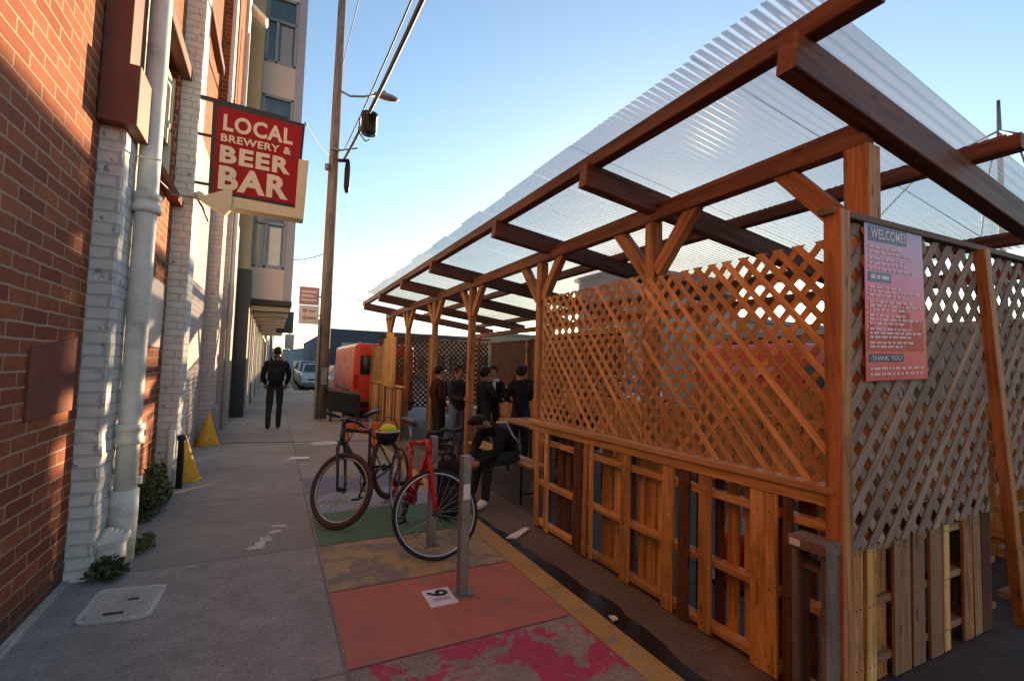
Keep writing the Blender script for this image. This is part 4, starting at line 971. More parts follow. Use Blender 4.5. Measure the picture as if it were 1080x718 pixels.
# ------------------------------------------------------------------ bicycles
def bicycle(label, front, fdir, steer, lean, paint, tyre, tw, bars, group, name='bicycle'):
    """front: ground contact of front wheel; fdir: unit heading of the frame (rear->front); steer: angle of the bars"""
    root = thing(name, label, 'bicycle', (front[0], front[1], 0), group)
    fd = Vector((fdir[0], fdir[1], 0)).normalized(); sdv = Vector((fd.y, -fd.x, 0)); upv = Vector((0, 0, 1))
    if lean: q = Matrix.Rotation(lean, 3, fd); sdv = q @ sdv; upv = q @ upv
    RW = .34
    O = Vector((front[0], front[1], 0))
    # rotate steering assembly so the front wheel touches the ground at O
    def B(x, z, s=0): return O + fd * x + upv * z + sdv * s       # bike frame, x forward, origin under front hub
    ha = rad(71); hub = B(0, RW); ax = (-fd * math.cos(ha) + upv * math.sin(ha)).normalized()
    hb = hub + ax * .43 - fd * .045 * math.sin(ha) ; ht = hb + ax * .14
    rotm = Matrix.Rotation(steer, 3, ax)
    def ST(p): return hb + rotm @ (Vector(p) - hb)
    hub_s = ST(hub); wf = rotm @ fd; wa = rotm @ sdv
    # keep the steered wheel on the ground: shift everything up/down is tiny; ignored
    def wheel(c, axis, up_):
        axis = axis.normalized(); e1 = axis.cross(up_).normalized(); e2 = e1.cross(axis)
        m = MB(); N = 56
        m.tube([c + (e1 * math.cos(2 * math.pi * i / N) + e2 * math.sin(2 * math.pi * i / N)) * (RW - tw) for i in range(N)], tw, 10, 0, False, True)
        w = m.build('wheel', tyre, root)
        m = MB(); m.tube([c + (e1 * math.cos(2 * math.pi * i / N) + e2 * math.sin(2 * math.pi * i / N)) * (RW - 2 * tw - .006) for i in range(N)], .012, 8, 0, False, True); m.build('rim', 'chrome', w)
        m = MB()
        for i in range(28):
            a = 2 * math.pi * i / 28; b = a + (.5 if i % 2 else -.5); s_ = .028 if (i // 2) % 2 else -.028
            m.tube([c + axis * s_ + (e1 * math.cos(b) + e2 * math.sin(b)) * .022, c + (e1 * math.cos(a) + e2 * math.sin(a)) * (RW - 2 * tw - .01)], .0014, 4, 0, False)
        m.build('spokes', 'chrome', w)
        m = MB(); m.tube([c - axis * .05, c + axis * .05], .02, 12); m.tube([c - axis * .036, c - axis * .032], .03, 14); m.build('hub', 'blackmetal', w)
        return w, e1, e2
    rear = B(-1.02, RW)
    fw_, e1, e2 = wheel(hub_s, wa, ax)
    wheel(rear, sdv, upv)
    bbk = B(-.60, .275); st_ = B(-.735, .80); sad = B(-.775, .955); htp = ht; hbp = hb
    m = MB()
    m.tube([B(-.727, .77), hb.lerp(ht, .85)], .019, 12); m.tube([bbk, hb.lerp(ht, .15)], .024, 12); m.tube([bbk, st_], .017, 12)
    for s_ in (-1, 1):
        m.tube([B(-.60, .275, s_ * .02), B(-.75, .30, s_ * .055), rear + sdv * s_ * .06], .011, 8); m.tube([B(-.725, .74, s_ * .014), B(-.78, .68, s_ * .045), rear + sdv * s_ * .06], .009, 8)
    m.tube([hb - ax * .005, ht + ax * .005], .024, 14); m.tube([bbk - sdv * .035, bbk + sdv * .035], .024, 14); m.build('frame', paint, root)
    # fork
    crown = hb - ax * .015; m = MB()
    for s_ in (-1, 1):
        tip = hub + sdv * s_ * .055; m.tube([ST(crown + sdv * s_ * .03), ST(crown + sdv * s_ * .055 - ax * .05), ST(tip + ax * .12 - fd * .012), ST(tip)], [.016, .017, .014, .011], 10)
    m.tube([ST(crown - sdv * .045), ST(crown + sdv * .045)], .019, 10); m.build('fork', paint, root)
    m = MB(); m.tube([ht, ht + ax * .06], .017, 10); stem = ht + ax * .05; ahead = ST(stem + fd * .09 + upv * .03) ; stem_s = ST(stem); m.tube([stem_s, ahead], .016, 10); m.build('stem', 'blackmetal', root)
    m = MB()
    if bars == 'flat':
        pts = [ahead + wa * x + (-wf) * (.05 * (abs(x) / .3) ** 2) for x in (-.31, -.16, 0, .16, .31)]; m.tube(pts, .0125, 10)
        hbar = m.build('handlebar', 'blackmetal', root)
        for s_ in (-1, 1): one('grip', 'tan_rubber', hbar, ('tube', [pts[0 if s_ < 0 else -1], pts[0 if s_ < 0 else -1] - wa * s_ * .12], .018, 10))
        for s_ in (-1, 1):
            m = MB(); q0 = ahead + wa * s_ * .17; m.tube([q0, q0 + wf * .05 - upv * .01, q0 + wf * .06 - upv * .02 + wa * s_ * .10], .006, 6); m.build('brake_lever', 'chrome', hbar)
    else:
        for s_ in (-1, 1):
            pts = [ahead, ahead + wa * s_ * .12, ahead + wa * s_ * .19 + wf * .02, ahead + wa * s_ * .205 + wf * .09, ahead + wa * s_ * .21 + wf * .115 - upv * .05, ahead + wa * s_ * .215 + wf * .08 - upv * .12, ahead + wa * s_ * .22 - wf * .02 - upv * .135]
            m.tube(pts, .0145, 10)
        hbar = m.build('handlebar', 'black', root)
        for s_ in (-1, 1):
            m = MB(); q0 = ahead + wa * s_ * .205 + wf * .09; m.tube([q0, q0 + wf * .05 + upv * .035, q0 + wf * .065 + upv * .05], [.016, .018, .013], 10); m.tube([q0 + wf * .055 + upv * .03, q0 + wf * .075 - upv * .03, q0 + wf * .05 - upv * .09], .006, 6); m.build('brake_lever', 'blackmetal', hbar)
    # cables
    m = MB()
    for s_ in (-1, 1): m.tube([ahead + wa * s_ * .1, ahead + wf * .10 + upv * .03 + wa * s_ * .03, hb + wf * .06, B(-.2, .62)], .0035, 6)
    m.build('cable', 'black', root)
    # saddle
    m = MB(); m.tube([B(-.727, .77), sad - upv * .03], .0135, 10); m.build('seat_post', 'chrome', root)
    m = MB()
    secs = [(.15, .018, .0), (.08, .022, .006), (0, .035, .01), (-.06, .06, .014), (-.11, .072, .022), (-.135, .05, .02)]
    vs = []
    for x, hw, z in secs:
        for k in range(10):
            a = 2 * math.pi * k / 10; vs.append(sad + fd * x + sdv * hw * math.cos(a) + upv * (z + .022 * math.sin(a)))
    m.add(vs, [[i * 10 + k, i * 10 + (k + 1) % 10, (i + 1) * 10 + (k + 1) % 10, (i + 1) * 10 + k] for i in range(5) for k in range(10)] + [list(range(10)), list(range(50, 60))], 0, True); m.build('saddle', 'black', root)
    # drivetrain
    m = MB(); m.tube([bbk + sdv * .045 + (fd * math.cos(a * math.pi / 18) + upv * math.sin(a * math.pi / 18)) * .09 for a in range(36)], .005, 6, 0, False, True)
    for k in range(5):
        a = k * 2 * math.pi / 5; m.tube([bbk + sdv * .045, bbk + sdv * .045 + (fd * math.cos(a) + upv * math.sin(a)) * .09], .006, 6)
    cr = m.build('crankset', 'blackmetal', root)
    for s_ in (-1, 1):
        m = MB(); tip = bbk + sdv * s_ * .07 + (fd * .6 - upv * .8) * s_ * .17; m.tube([bbk + sdv * s_ * .05, tip], .011, 8); m.bar(tip + sdv * s_ * .015 - fd * .045, tip + sdv * s_ * .015 + fd * .045, .085, .02, upv); m.build('pedal', 'blackmetal', cr)
    m = MB(); cg = rear + sdv * .04
    for z in (.085, -.085): m.tube([bbk + sdv * .045 + upv * z, cg + upv * z * .45], .004, 6)
    m.lathe(cg, [(.0, -.015), (.045, -.012), (.03, .015), (0, .016)], 16, 0, sdv); m.build('chain', 'blackmetal', root)
    return root, B, ST, ahead, wa, wf
GB = 'bicycles locked to the steel posts'
r2 = bicycle('red road bicycle facing the camera with its front wheel turned sideways', (1.155, 3.60), (.02, -1), rad(80), rad(-2), 'bikered', 'rubber', .0135, 'drop', GB)
r1 = bicycle('dark city bicycle with thick brown tyres and brown grips behind the red one', (.60, 4.56), (-.62, -.78), rad(84), rad(9), 'bikegrey', 'tan_rubber', .026, 'flat', GB)
# helmet hung on the handlebar of the dark bike
hm = thing('bike_helmet', 'black and neon yellow bike helmet hanging on the dark bicycle', 'helmet', (1.14, 5.18, .75))
HC = Vector((1.14, 5.18, .755))
m = MB(); m.ball(HC, (.125, .10, .145), 20, 12, 0, lambda p: Vector((p.x, p.y, p.z if p.z < 0 else p.z * .35))); m.build('shell', 'black', hm)
m = MB(); m.ball(HC + Vector((-.005, -.02, .035)), (.095, .085, .060), 20, 12); m.build('top_shell', 'neon', hm)
m = MB(); m.tube([HC + Vector((.125 * math.cos(a * math.pi / 12), .10 * math.sin(a * math.pi / 12), .012)) for a in range(24)], .008, 6, 0, False, True); m.build('rim_band', 'white', hm)
m = MB(); m.tube([HC + Vector((-.1, -.02, .05)), HC + Vector((-.06, -.03, .13)), HC + Vector((0, 0, .17)), HC + Vector((.07, -.02, .13)), HC + Vector((.1, -.02, .05))], .006, 6); m.build('strap', 'black', hm)
# black pannier / backpack next to red bike
bp = thing('backpack', 'large black backpack resting against the steel post behind the red bicycle', 'bag', (1.62, 4.55, 0))
def bagfn(p):
    return Vector((math.copysign(abs(p.x / .17) ** .6, p.x) * .17, math.copysign(abs(p.y / .13) ** .6, p.y) * .13, math.copysign(abs(p.z / .28) ** .7, p.z) * .28))
m = MB(); m.ball((1.60, 4.50, .285), (.17, .13, .28), 22, 14, 0, bagfn); m.build('body', 'blackcloth', bp)
m = MB(); m.ball((1.59, 4.365, .20), (.12, .05, .14), 18, 10, 0, lambda p: Vector((math.copysign(abs(p.x / .12) ** .6, p.x) * .12, p.y, math.copysign(abs(p.z / .14) ** .6, p.z) * .14))); m.build('pocket', 'darkcloth', bp)
m = MB(); m.tube([(1.54, 4.50, .55), (1.55, 4.50, .62), (1.65, 4.50, .62), (1.66, 4.50, .55)], .012, 8)
for s_ in (-1, 1): m.tube([(1.6 + .08 * s_, 4.62, .50), (1.6 + .1 * s_, 4.68, .35), (1.6 + .1 * s_, 4.63, .12)], .016, 8)
m.build('strap', 'blackcloth', bp)

# orange barrier board and black trough
ob = thing('barrier_board', 'low orange barrier board standing behind the bicycles', 'barrier', (1.6, 8.2, 0))
one('board', 'orange', ob, ('bar', (1.12, 8.3, .40), (1.95, 8.3, .40), .05, .16)); 
for x in (1.16, 1.6): one('leg', 'orange', ob, ('bar', (x, 8.3, .0), (x, 8.3, .33), .05, .05, (0, 1, 0)))
tb = thing('planter_trough', 'black planter trough with a brown rim on legs by the curb, beside the utility pole', 'planter', (1.6, 12.8, 0))
m = MB(); m.prism([(1.28, .28), (2.02, .16), (2.02, .66), (1.28, .78)], lambda a, b, d: (a, d, b), 12.5, 13.0); m.build('box', 'black', tb)
m = MB(); m.bar((1.26, 12.49, .80), (2.04, 12.49, .68), .05, .05); m.bar((1.26, 13.01, .80), (2.04, 13.01, .68), .05, .05); m.build('rim', 'grey_wood', tb)
for x, z in ((1.34, .27), (1.64, .22)): one('leg', 'pallet_dark', tb, ('bar', (x, 12.6, 0), (x, 12.6, z), .07, .07, (0, 1, 0)))
one('leg', 'pallet_dark', tb, ('bar', (1.98, 12.6, GZ), (1.98, 12.6, .17), .09, .09, (0, 1, 0)))

# ------------------------------------------------------------------ people
def skin_mesh(verts, radii, edges, root=0, sub=1):
    me = bpy.data.meshes.new('sk'); me.from_pydata(verts, edges, [])
    ob = bpy.data.objects.new('sk', me); COL.objects.link(ob)
    md = ob.modifiers.new('s', 'SKIN'); md.use_smooth_shade = True; md.branch_smoothing = .6
    for i, rr in enumerate(radii):
        sv = me.skin_vertices[0].data[i]; sv.radius = rr if hasattr(rr, '__len__') else (rr, rr); sv.use_root = (i == root)
    ob.modifiers.new('d', 'SUBSURF').levels = sub
    dg = bpy.context.evaluated_depsgraph_get(); dg.update()
    ev = bpy.data.meshes.new_from_object(ob.evaluated_get(dg))
    vs = [v.co.copy() for v in ev.vertices]; fs = [list(p.vertices) for p in ev.polygons]
    bpy.data.objects.remove(ob); bpy.data.meshes.remove(me); bpy.data.meshes.remove(ev)
    return vs, fs
def seg_d(p, a, b):
    ab = b - a; t = max(0, min(1, (p - a).dot(ab) / max(1e-9, ab.length_squared))); return (p - a - ab * t).length, t
def person(label, J, cols, head_dir, group=None, hair='hair', hands=True, build=1.0):
    """J: joint dict in world coordinates; cols: dict top / legs / shoes"""
    J = {k: Vector(v) for k, v in J.items()}
    names = ['pelvis', 'waist', 'chest', 'neck', 'jaw', 'head', 'crown', 'shL', 'elL', 'wrL', 'shR', 'elR', 'wrR', 'hipL', 'knL', 'anL', 'toL', 'hipR', 'knR', 'anR', 'toR']
    nk = (J['head'] - J['chest']).normalized(); hd = Vector(head_dir).normalized()
    J['neck'] = J['chest'].lerp(J['head'], .42); upn = (J['head'] - J['neck']).normalized()
    J['jaw'] = J['head'] - upn * .075 + hd * .012; J['crown'] = J['head'] + upn * .085
    for s_ in 'LR':
        fdv = Vector(J.get('foot' + s_, head_dir)); J['to' + s_] = J['an' + s_] + fdv.normalized() * .15 - Vector((0, 0, .045))
    rad_ = {'pelvis': (.155, .125), 'waist': (.15, .115), 'chest': (.17, .125), 'neck': .056, 'jaw': (.062, .068), 'head': (.076, .09), 'crown': (.052, .06), 'shL': .078, 'elL': .056, 'wrL': .04, 'shR': .078, 'elR': .056, 'wrR': .04,
            'hipL': .098, 'knL': .066, 'anL': .052, 'toL': (.045, .034), 'hipR': .098, 'knR': .066, 'anR': .052, 'toR': (.045, .034)}
    ed = [('pelvis', 'waist'), ('waist', 'chest'), ('chest', 'neck'), ('neck', 'jaw'), ('jaw', 'head'), ('head', 'crown')]
    for s_ in 'LR': ed += [('chest', 'sh' + s_), ('sh' + s_, 'el' + s_), ('el' + s_, 'wr' + s_), ('pelvis', 'hip' + s_), ('hip' + s_, 'kn' + s_), ('kn' + s_, 'an' + s_), ('an' + s_, 'to' + s_)]
    vs, fs = skin_mesh([tuple(J[n]) for n in names], [rad_[n] if not hasattr(rad_[n], '__len__') else tuple(x * (build if n in ('pelvis', 'waist', 'chest') else 1) for x in rad_[n]) for n in names], [(names.index(a), names.index(b)) for a, b in ed], 0, 2)
    base = Vector((J['pelvis'].x, J['pelvis'].y, min(J['anL'].z, J['anR'].z) - .08))
    root = thing('person', label, 'person', tuple(base), group)
    mats = [cols['top'], cols['legs'], 'skin', cols['shoes']]
    segs = [(0, 'pelvis', 'waist'), (0, 'waist', 'chest'), (0, 'chest', 'neck'), (2, 'neck', 'jaw'), (2, 'jaw', 'head'), (2, 'head', 'crown')]
    for s_ in 'LR': segs += [(0, 'chest', 'sh' + s_), (0, 'sh' + s_, 'el' + s_), (0, 'el' + s_, 'wr' + s_), (1, 'hip' + s_, 'kn' + s_), (1, 'kn' + s_, 'an' + s_), (3, 'an' + s_, 'to' + s_), (1, 'pelvis', 'hip' + s_)]
    from mathutils import noise as mn
    def fold(p):
        q = Vector((p.x * 14, p.y * 14, p.z * 7)); return mn.noise_vector(q) * .010 + mn.noise_vector(q * 2.7) * .004
    Hd = J['head']
    vs = [v + fold(v) * (0 if (v - Hd).length < .17 else 1) for v in vs]
    m = MB(); m.add(vs, [], 0)
    for fc in fs:
        c = sum((vs[i] for i in fc), Vector()) / len(fc)
        k = min(segs, key=lambda s_: seg_d(c, J[s_[1]], J[s_[2]])[0])
        mi = k[0]
        if k[1] == 'pelvis' and k[2].startswith('hip') and c.z > J['pelvis'].z - .03: mi = 0
        m.f.append(fc); m.mi.append(mi); m.sm.append(True)
    # face: nose, ears, eyes, mouth ridge
    side = hd.cross(upn).normalized(); hc = J['head']; fr = hc + hd * .088
    m.ball(fr - upn * .022 + hd * .006, (.014, .014, .02), 8, 6, 2)
    for s_ in (-1, 1):
        m.ball(hc + side * s_ * .080 - upn * .02, (.014, .02, .03), 8, 6, 2); m.ball(hc + hd * .082 + side * s_ * .032 + upn * .008, .010, 8, 6, 3)
    m.ball(hc + hd * .080 - upn * .058, (.02, .02, .006), 8, 6, 2)
    if hands:
        for s_ in 'LR':
            wr = J['wr' + s_]; d = (wr - J['el' + s_]).normalized(); d2 = Vector(J.get('hand' + s_, d)).normalized()
            sx = d2.cross(Vector((0, 0, 1)));
            if sx.length < .1: sx = d2.cross(Vector((0, 1, 0)))
            sx.normalize(); nx_ = sx.cross(d2).normalized()
            m.tube([wr - d * .02, wr + d2 * .03, wr + d2 * .085], [.028, .036, .034], 10, 2)
            for q, (o_, L_) in enumerate(((-.030, .066), (-.010, .078), (.010, .074), (.030, .058))):
                b0 = wr + d2 * .08 + sx * o_; m.tube([b0, b0 + d2 * L_ * .45 - nx_ * .010, b0 + d2 * L_ * .8 - nx_ * .035], [.0095, .009, .007], 7, 2)
            b0 = wr + d2 * .025 + sx * .032; m.tube([b0, b0 + sx * .028 + d2 * .03, b0 + sx * .030 + d2 * .062 - nx_ * .012], [.012, .011, .008], 7, 2)
    m.build('body', mats, root)
    # hair cap
    m = MB()
    M3 = Matrix((side, hd, upn)).transposed()
    def hf(p):
        q = M3 @ p
        return q
    m.ball(hc + upn * .028 - hd * .018, (.090, .104, .098), 18, 12, 0, hf)
    m.v = [v for v in m.v]
    lim = -.03
    keep = []
    for fc in m.f:
        c = sum((Vector(m.v[i]) for i in fc), Vector()) / len(fc) - hc
        a, b = c.dot(hd), c.dot(upn)
        if b > -.055 and (a < .045 or b > .055): keep.append(fc)
    m.f = keep; m.mi = [0] * len(keep); m.sm = [True] * len(keep); m.build('hair', hair, root)
    return root, J

# walker
WXp, WYp = .06, 11.45
wk, Jw = person('man in black walking away down the sidewalk wearing a backpack', {
    'pelvis': (WXp, WYp, .96), 'waist': (WXp, WYp, 1.12), 'chest': (WXp, WYp + .01, 1.40), 'head': (WXp + .01, WYp + .03, 1.67),
    'shL': (WXp - .19, WYp, 1.44), 'elL': (WXp - .255, WYp - .05, 1.16), 'wrL': (WXp - .20, WYp + .13, .97), 'shR': (WXp + .19, WYp, 1.44), 'elR': (WXp + .255, WYp - .05, 1.16), 'wrR': (WXp + .21, WYp + .13, .97),
    'hipL': (WXp - .09, WYp, .92), 'knL': (WXp - .10, WYp - .02, .50), 'anL': (WXp - .11, WYp - .14, .085), 'hipR': (WXp + .09, WYp, .92), 'knR': (WXp + .10, WYp + .10, .50), 'anR': (WXp + .09, WYp + .10, .08)},
    {'top': 'blackcloth', 'legs': 'darkcloth', 'shoes': 'shoe'}, (0.05, 1, 0))
wp = thing('backpack', 'black backpack with a faded grey print worn by the walking man', 'bag', (WXp, WYp - .2, 1.2))
m = MB(); m.ball((WXp, WYp - .20, 1.26), (.17, .11, .25), 22, 14, 0, lambda p: Vector((math.copysign(abs(p.x / .17) ** .6, p.x) * .17, math.copysign(abs(p.y / .11) ** .7, p.y) * .11, math.copysign(abs(p.z / .25) ** .6, p.z) * .25))); m.build('body', 'blackcloth', wp)
m = MB()
for s_ in (-1, 1):
    m.tube([(WXp + s_ * .09, WYp - .08, 1.50), (WXp + s_ * .11, WYp + .03, 1.54), (WXp + s_ * .12, WYp + .14, 1.42), (WXp + s_ * .14, WYp + .12, 1.2), (WXp + s_ * .15, WYp - .1, 1.06)], .02, 8)
m.build('strap', 'blackcloth', wp)
m = MB()
for pts in ([(-.02, 1.16), (-.02, 1.26), (-.06, 1.33), (-.11, 1.34), (-.11, 1.27)], [(.02, 1.16), (.02, 1.26), (.06, 1.33), (.11, 1.34), (.11, 1.27)], [(-.05, 1.14), (.05, 1.14)]):
    m.tube([(WXp + a, WYp - .312, b) for a, b in pts], .012, 8)
m.build('print', 'bikegrey', wp)

def stand(x, y, z0, face, h, cols, label, arms='down', group='people at the dining area'):
    """standing figure of height h facing unit vector face"""
    s = h / 1.75; fx = Vector((face[0], face[1], 0)).normalized(); rx = Vector((fx.y, -fx.x, 0))
    def p(a, b, z): return tuple(Vector((x, y, z0)) + rx * a * s + fx * b * s + Vector((0, 0, z * s)))
    J = {'pelvis': p(0, 0, .94), 'waist': p(0, 0, 1.10), 'chest': p(0, .01, 1.37), 'head': p(0, .03, 1.63), 'shL': p(-.185, 0, 1.41), 'shR': p(.185, 0, 1.41),
         'hipL': p(-.09, 0, .90), 'hipR': p(.09, 0, .90), 'knL': p(-.1, .03, .49), 'knR': p(.1, .02, .49), 'anL': p(-.11, 0, .08), 'anR': p(.12, .0, .08), 'footL': fx, 'footR': fx}
    if arms == 'down': J.update({'elL': p(-.25, -.03, 1.12), 'wrL': p(-.23, .10, .90), 'elR': p(.25, -.03, 1.12), 'wrR': p(.23, .10, .90)})
    elif arms == 'chin': J.update({'elL': p(-.22, .14, 1.15), 'wrL': p(.02, .24, 1.18), 'elR': p(.20, .18, 1.16), 'wrR': p(.04, .17, 1.44), 'handR': (0, 0, 1)})
    else: J.update({'elL': p(-.24, .10, 1.15), 'wrL': p(-.10, .33, 1.10), 'elR': p(.24, .10, 1.15), 'wrR': p(.10, .33, 1.12)})
    return person(label, J, cols, tuple(fx), group)
TZ = GZ + .004
stand(3.80, 7.15, TZ, (.15, 1), 1.64, {'top': 'blackcloth', 'legs': 'darkcloth', 'shoes': 'shoe'}, 'person in black standing with back turned, rightmost of the group by the far lattice', 'fwd')
chin, Jc = stand(3.66, 8.0, TZ, (-.35, -1), 1.63, {'top': 'blackcloth', 'legs': 'navy', 'shoes': 'shoe'}, 'person in black facing the sidewalk with one hand raised to the chin', 'chin')
stand(3.32, 7.6, TZ, (1, .2), 1.60, {'top': 'navy', 'legs': 'darkcloth', 'shoes': 'shoe'}, 'person in navy standing right behind the middle pergola post', 'fwd')
stand(2.93, 7.9, TZ, (.4, -1), 1.62, {'top': 'darkcloth', 'legs': 'denim', 'shoes': 'shoe'}, 'person in charcoal top and blue jeans standing between two pergola posts', 'fwd')
stand(2.86, 8.8, TZ, (1, .1), 1.60, {'top': 'burg', 'legs': 'darkcloth', 'shoes': 'shoe'}, 'person in burgundy standing left of the one in jeans, beside a pergola post', 'down')
stand(4.35, 8.1, TZ, (-.6, -1), 1.66, {'top': 'blackcloth', 'legs': 'darkcloth', 'shoes': 'shoe'}, 'person in black half hidden behind the one standing with turned back', 'fwd')
stand(3.12, 9.4, TZ, (.8, -.6), 1.58, {'top': 'blackcloth', 'legs': 'navy', 'shoes': 'shoe'}, 'person in black far back between the burgundy top and the blue jeans', 'fwd')
def seated(x, y, fx, cols, label):
    fx = Vector((*fx, 0)).normalized(); rx = Vector((fx.y, -fx.x, 0))
    def p(a, b, z): return tuple(Vector((x, y, TZ)) + rx * a + fx * b + Vector((0, 0, z)))
    person(label, {'pelvis': p(0, 0, .55), 'waist': p(0, .02, .70), 'chest': p(0, .09, .95), 'head': p(0, .16, 1.21), 'shL': p(-.18, .09, .98), 'shR': p(.18, .09, .98), 'elL': p(-.25, .20, .75), 'elR': p(.25, .20, .75), 'wrL': p(-.10, .42, .80), 'wrR': p(.12, .42, .80),
        'hipL': p(-.09, .03, .51), 'hipR': p(.09, .03, .51), 'knL': p(-.12, .44, .52), 'knR': p(.12, .44, .52), 'anL': p(-.12, .42, .08), 'anR': p(.12, .40, .08), 'footL': fx, 'footR': fx}, cols, tuple(fx), 'people at the dining area')
seated(4.15, 5.55, (-1, .05), {'top': 'blackcloth', 'legs': 'darkcloth', 'shoes': 'shoe'}, 'person in black sitting on the far bench at the beer table')
seated(4.15, 6.3, (-1, -.1), {'top': 'navy', 'legs': 'darkcloth', 'shoes': 'shoe'}, 'person in navy sitting on the far bench beside the one in black')
m = MB(); nk_ = Jc['neck']; m.tube([nk_ + Vector((.085 * math.cos(a * math.pi / 8), .085 * math.sin(a * math.pi / 8), -.02 + .012 * math.sin(3 * a))) for a in range(16)], .035, 8, 0, False, True)
m.tube([nk_ + Vector((-.03, -.10, -.03)), nk_ + Vector((-.05, -.15, -.14)), nk_ + Vector((-.05, -.16, -.26))], [.035, .04, .035], 8); m.build('scarf', 'whitecloth', chin)
# seated man bending forward
bx, by = 2.74, 5.22
sit, Js = person('man in a black jacket with a white stripe sitting on the bench bent forward', {
    'pelvis': (bx, by, .46), 'waist': (bx - .12, by - .03, .60), 'chest': (bx - .36, by - .10, .78), 'head': (bx - .60, by - .17, .86),
    'shL': (bx - .35, by - .29, .76), 'elL': (bx - .45, by - .36, .50), 'wrL': (bx - .60, by - .24, .40), 'shR': (bx - .38, by + .10, .79), 'elR': (bx - .50, by + .14, .52), 'wrR': (bx - .62, by - .10, .41),
    'hipL': (bx - .04, by - .10, .42), 'hipR': (bx - .02, by + .08, .42), 'knL': (bx - .47, by - .20, .40), 'knR': (bx - .46, by + .06, .42), 'anL': (bx - .52, by - .26, -.04), 'anR': (bx - .56, by + .04, -.04), 'footL': (-1, -.25, 0), 'footR': (-1, -.1, 0)},
    {'top': 'blackcloth', 'legs': 'darkcloth', 'shoes': 'whiteshoe'}, (-.80, -.25, -.55), 'people at the dining area')

m = MB(); m.tube([Js['chest'] + Vector((-.06, -.20, .085)), Js['chest'] + Vector((.08, -.16, .075)), Js['waist'] + Vector((-.02, -.13, .085)), Js['waist'] + Vector((.06, -.14, .0))], .011, 8); m.build('jacket_stripe', 'whitecloth', sit)
# ------------------------------------------------------------------ benches and tables
def bench(label, x, y0, y1, z, w_, name='bench', cat='bench'):
    o = thing(name, label, cat, (x, y0, TZ), 'folding beer garden furniture')
    if w_ > .4:
        for k in range(3): one('plank', 'bench', o, ('bar', (x + (k - 1) * w_ / 3, y0, z), (x + (k - 1) * w_ / 3, y1, z), w_ / 3 - .006, .028))
    else: one('plank', 'bench', o, ('bar', (x, y0, z), (x, y1, z), w_, .028))
    for y in (y0 + .25, y1 - .25):
        m = MB()
        for s_ in (-1, 1): m.bar((x + s_ * w_ * .36, y, TZ), (x + s_ * w_ * .36, y, z - .014), .022, .022, (0, 1, 0))
        m.bar((x - w_ * .36, y, TZ + .12), (x + w_ * .36, y, TZ + .12), .018, .018); m.bar((x - w_ * .36, y, z - .03), (x + w_ * .36, y, z - .03), .018, .018); m.build('leg', 'blackmetal', o)
    return o
bench('pale wooden bench the bent man sits on, its end beside the half wall', 2.78, 4.72, 6.6, .36, .26)
bench('second pale wooden bench on the far side of the beer table', 4.15, 4.95, 6.9, .36, .26)
bench('long pale beer table between the two benches', 3.55, 4.95, 6.9, .66, .55, 'table', 'table')
bench('beer table where the standing group gathers near the far lattice', 3.55, 8.5, 10.5, .66, .55, 'table', 'table')
bk = thing('bucket', 'red plastic bucket standing on the far beer table', 'bucket', (3.42, 8.75, .68))
m = MB(); m.lathe((3.42, 8.75, .675), [(.0, 0), (.075, 0), (.10, .2), (.106, .2), (.106, .215), (.095, .215), (.09, .19), (.072, .01), (0, .01)], 20); m.build('body', 'redpaint', bk)
m = MB(); m.tube([(3.32, 8.75, .87), (3.35, 8.70, .95), (3.42, 8.68, .98), (3.49, 8.70, .95), (3.52, 8.75, .87)], .004, 6); m.build('handle', 'chrome', bk)
tc = thing('traffic_cone', 'red traffic cone with white bands inside the dining area, seen through the pallet slats', 'cone', (3.15, 2.45, TZ))
m = MB(); m.lathe((3.3, 2.55, TZ), [(.13, .03), (.028, .72), (0, .72)], 20); m.build('body', 'redpaint', tc)
m = MB(); m.lathe((3.3, 2.55, TZ), [(.0795, .38), (.0615, .50)], 20); m.lathe((3.3, 2.55, TZ), [(.053, .57), (.041, .65)], 20); m.build('band', 'white', tc)
m = MB(); m.bar((3.3, 2.55, TZ), (3.3, 2.55, TZ + .03), .36, .36, (0, 1, 0)); m.build('base', 'black', tc)

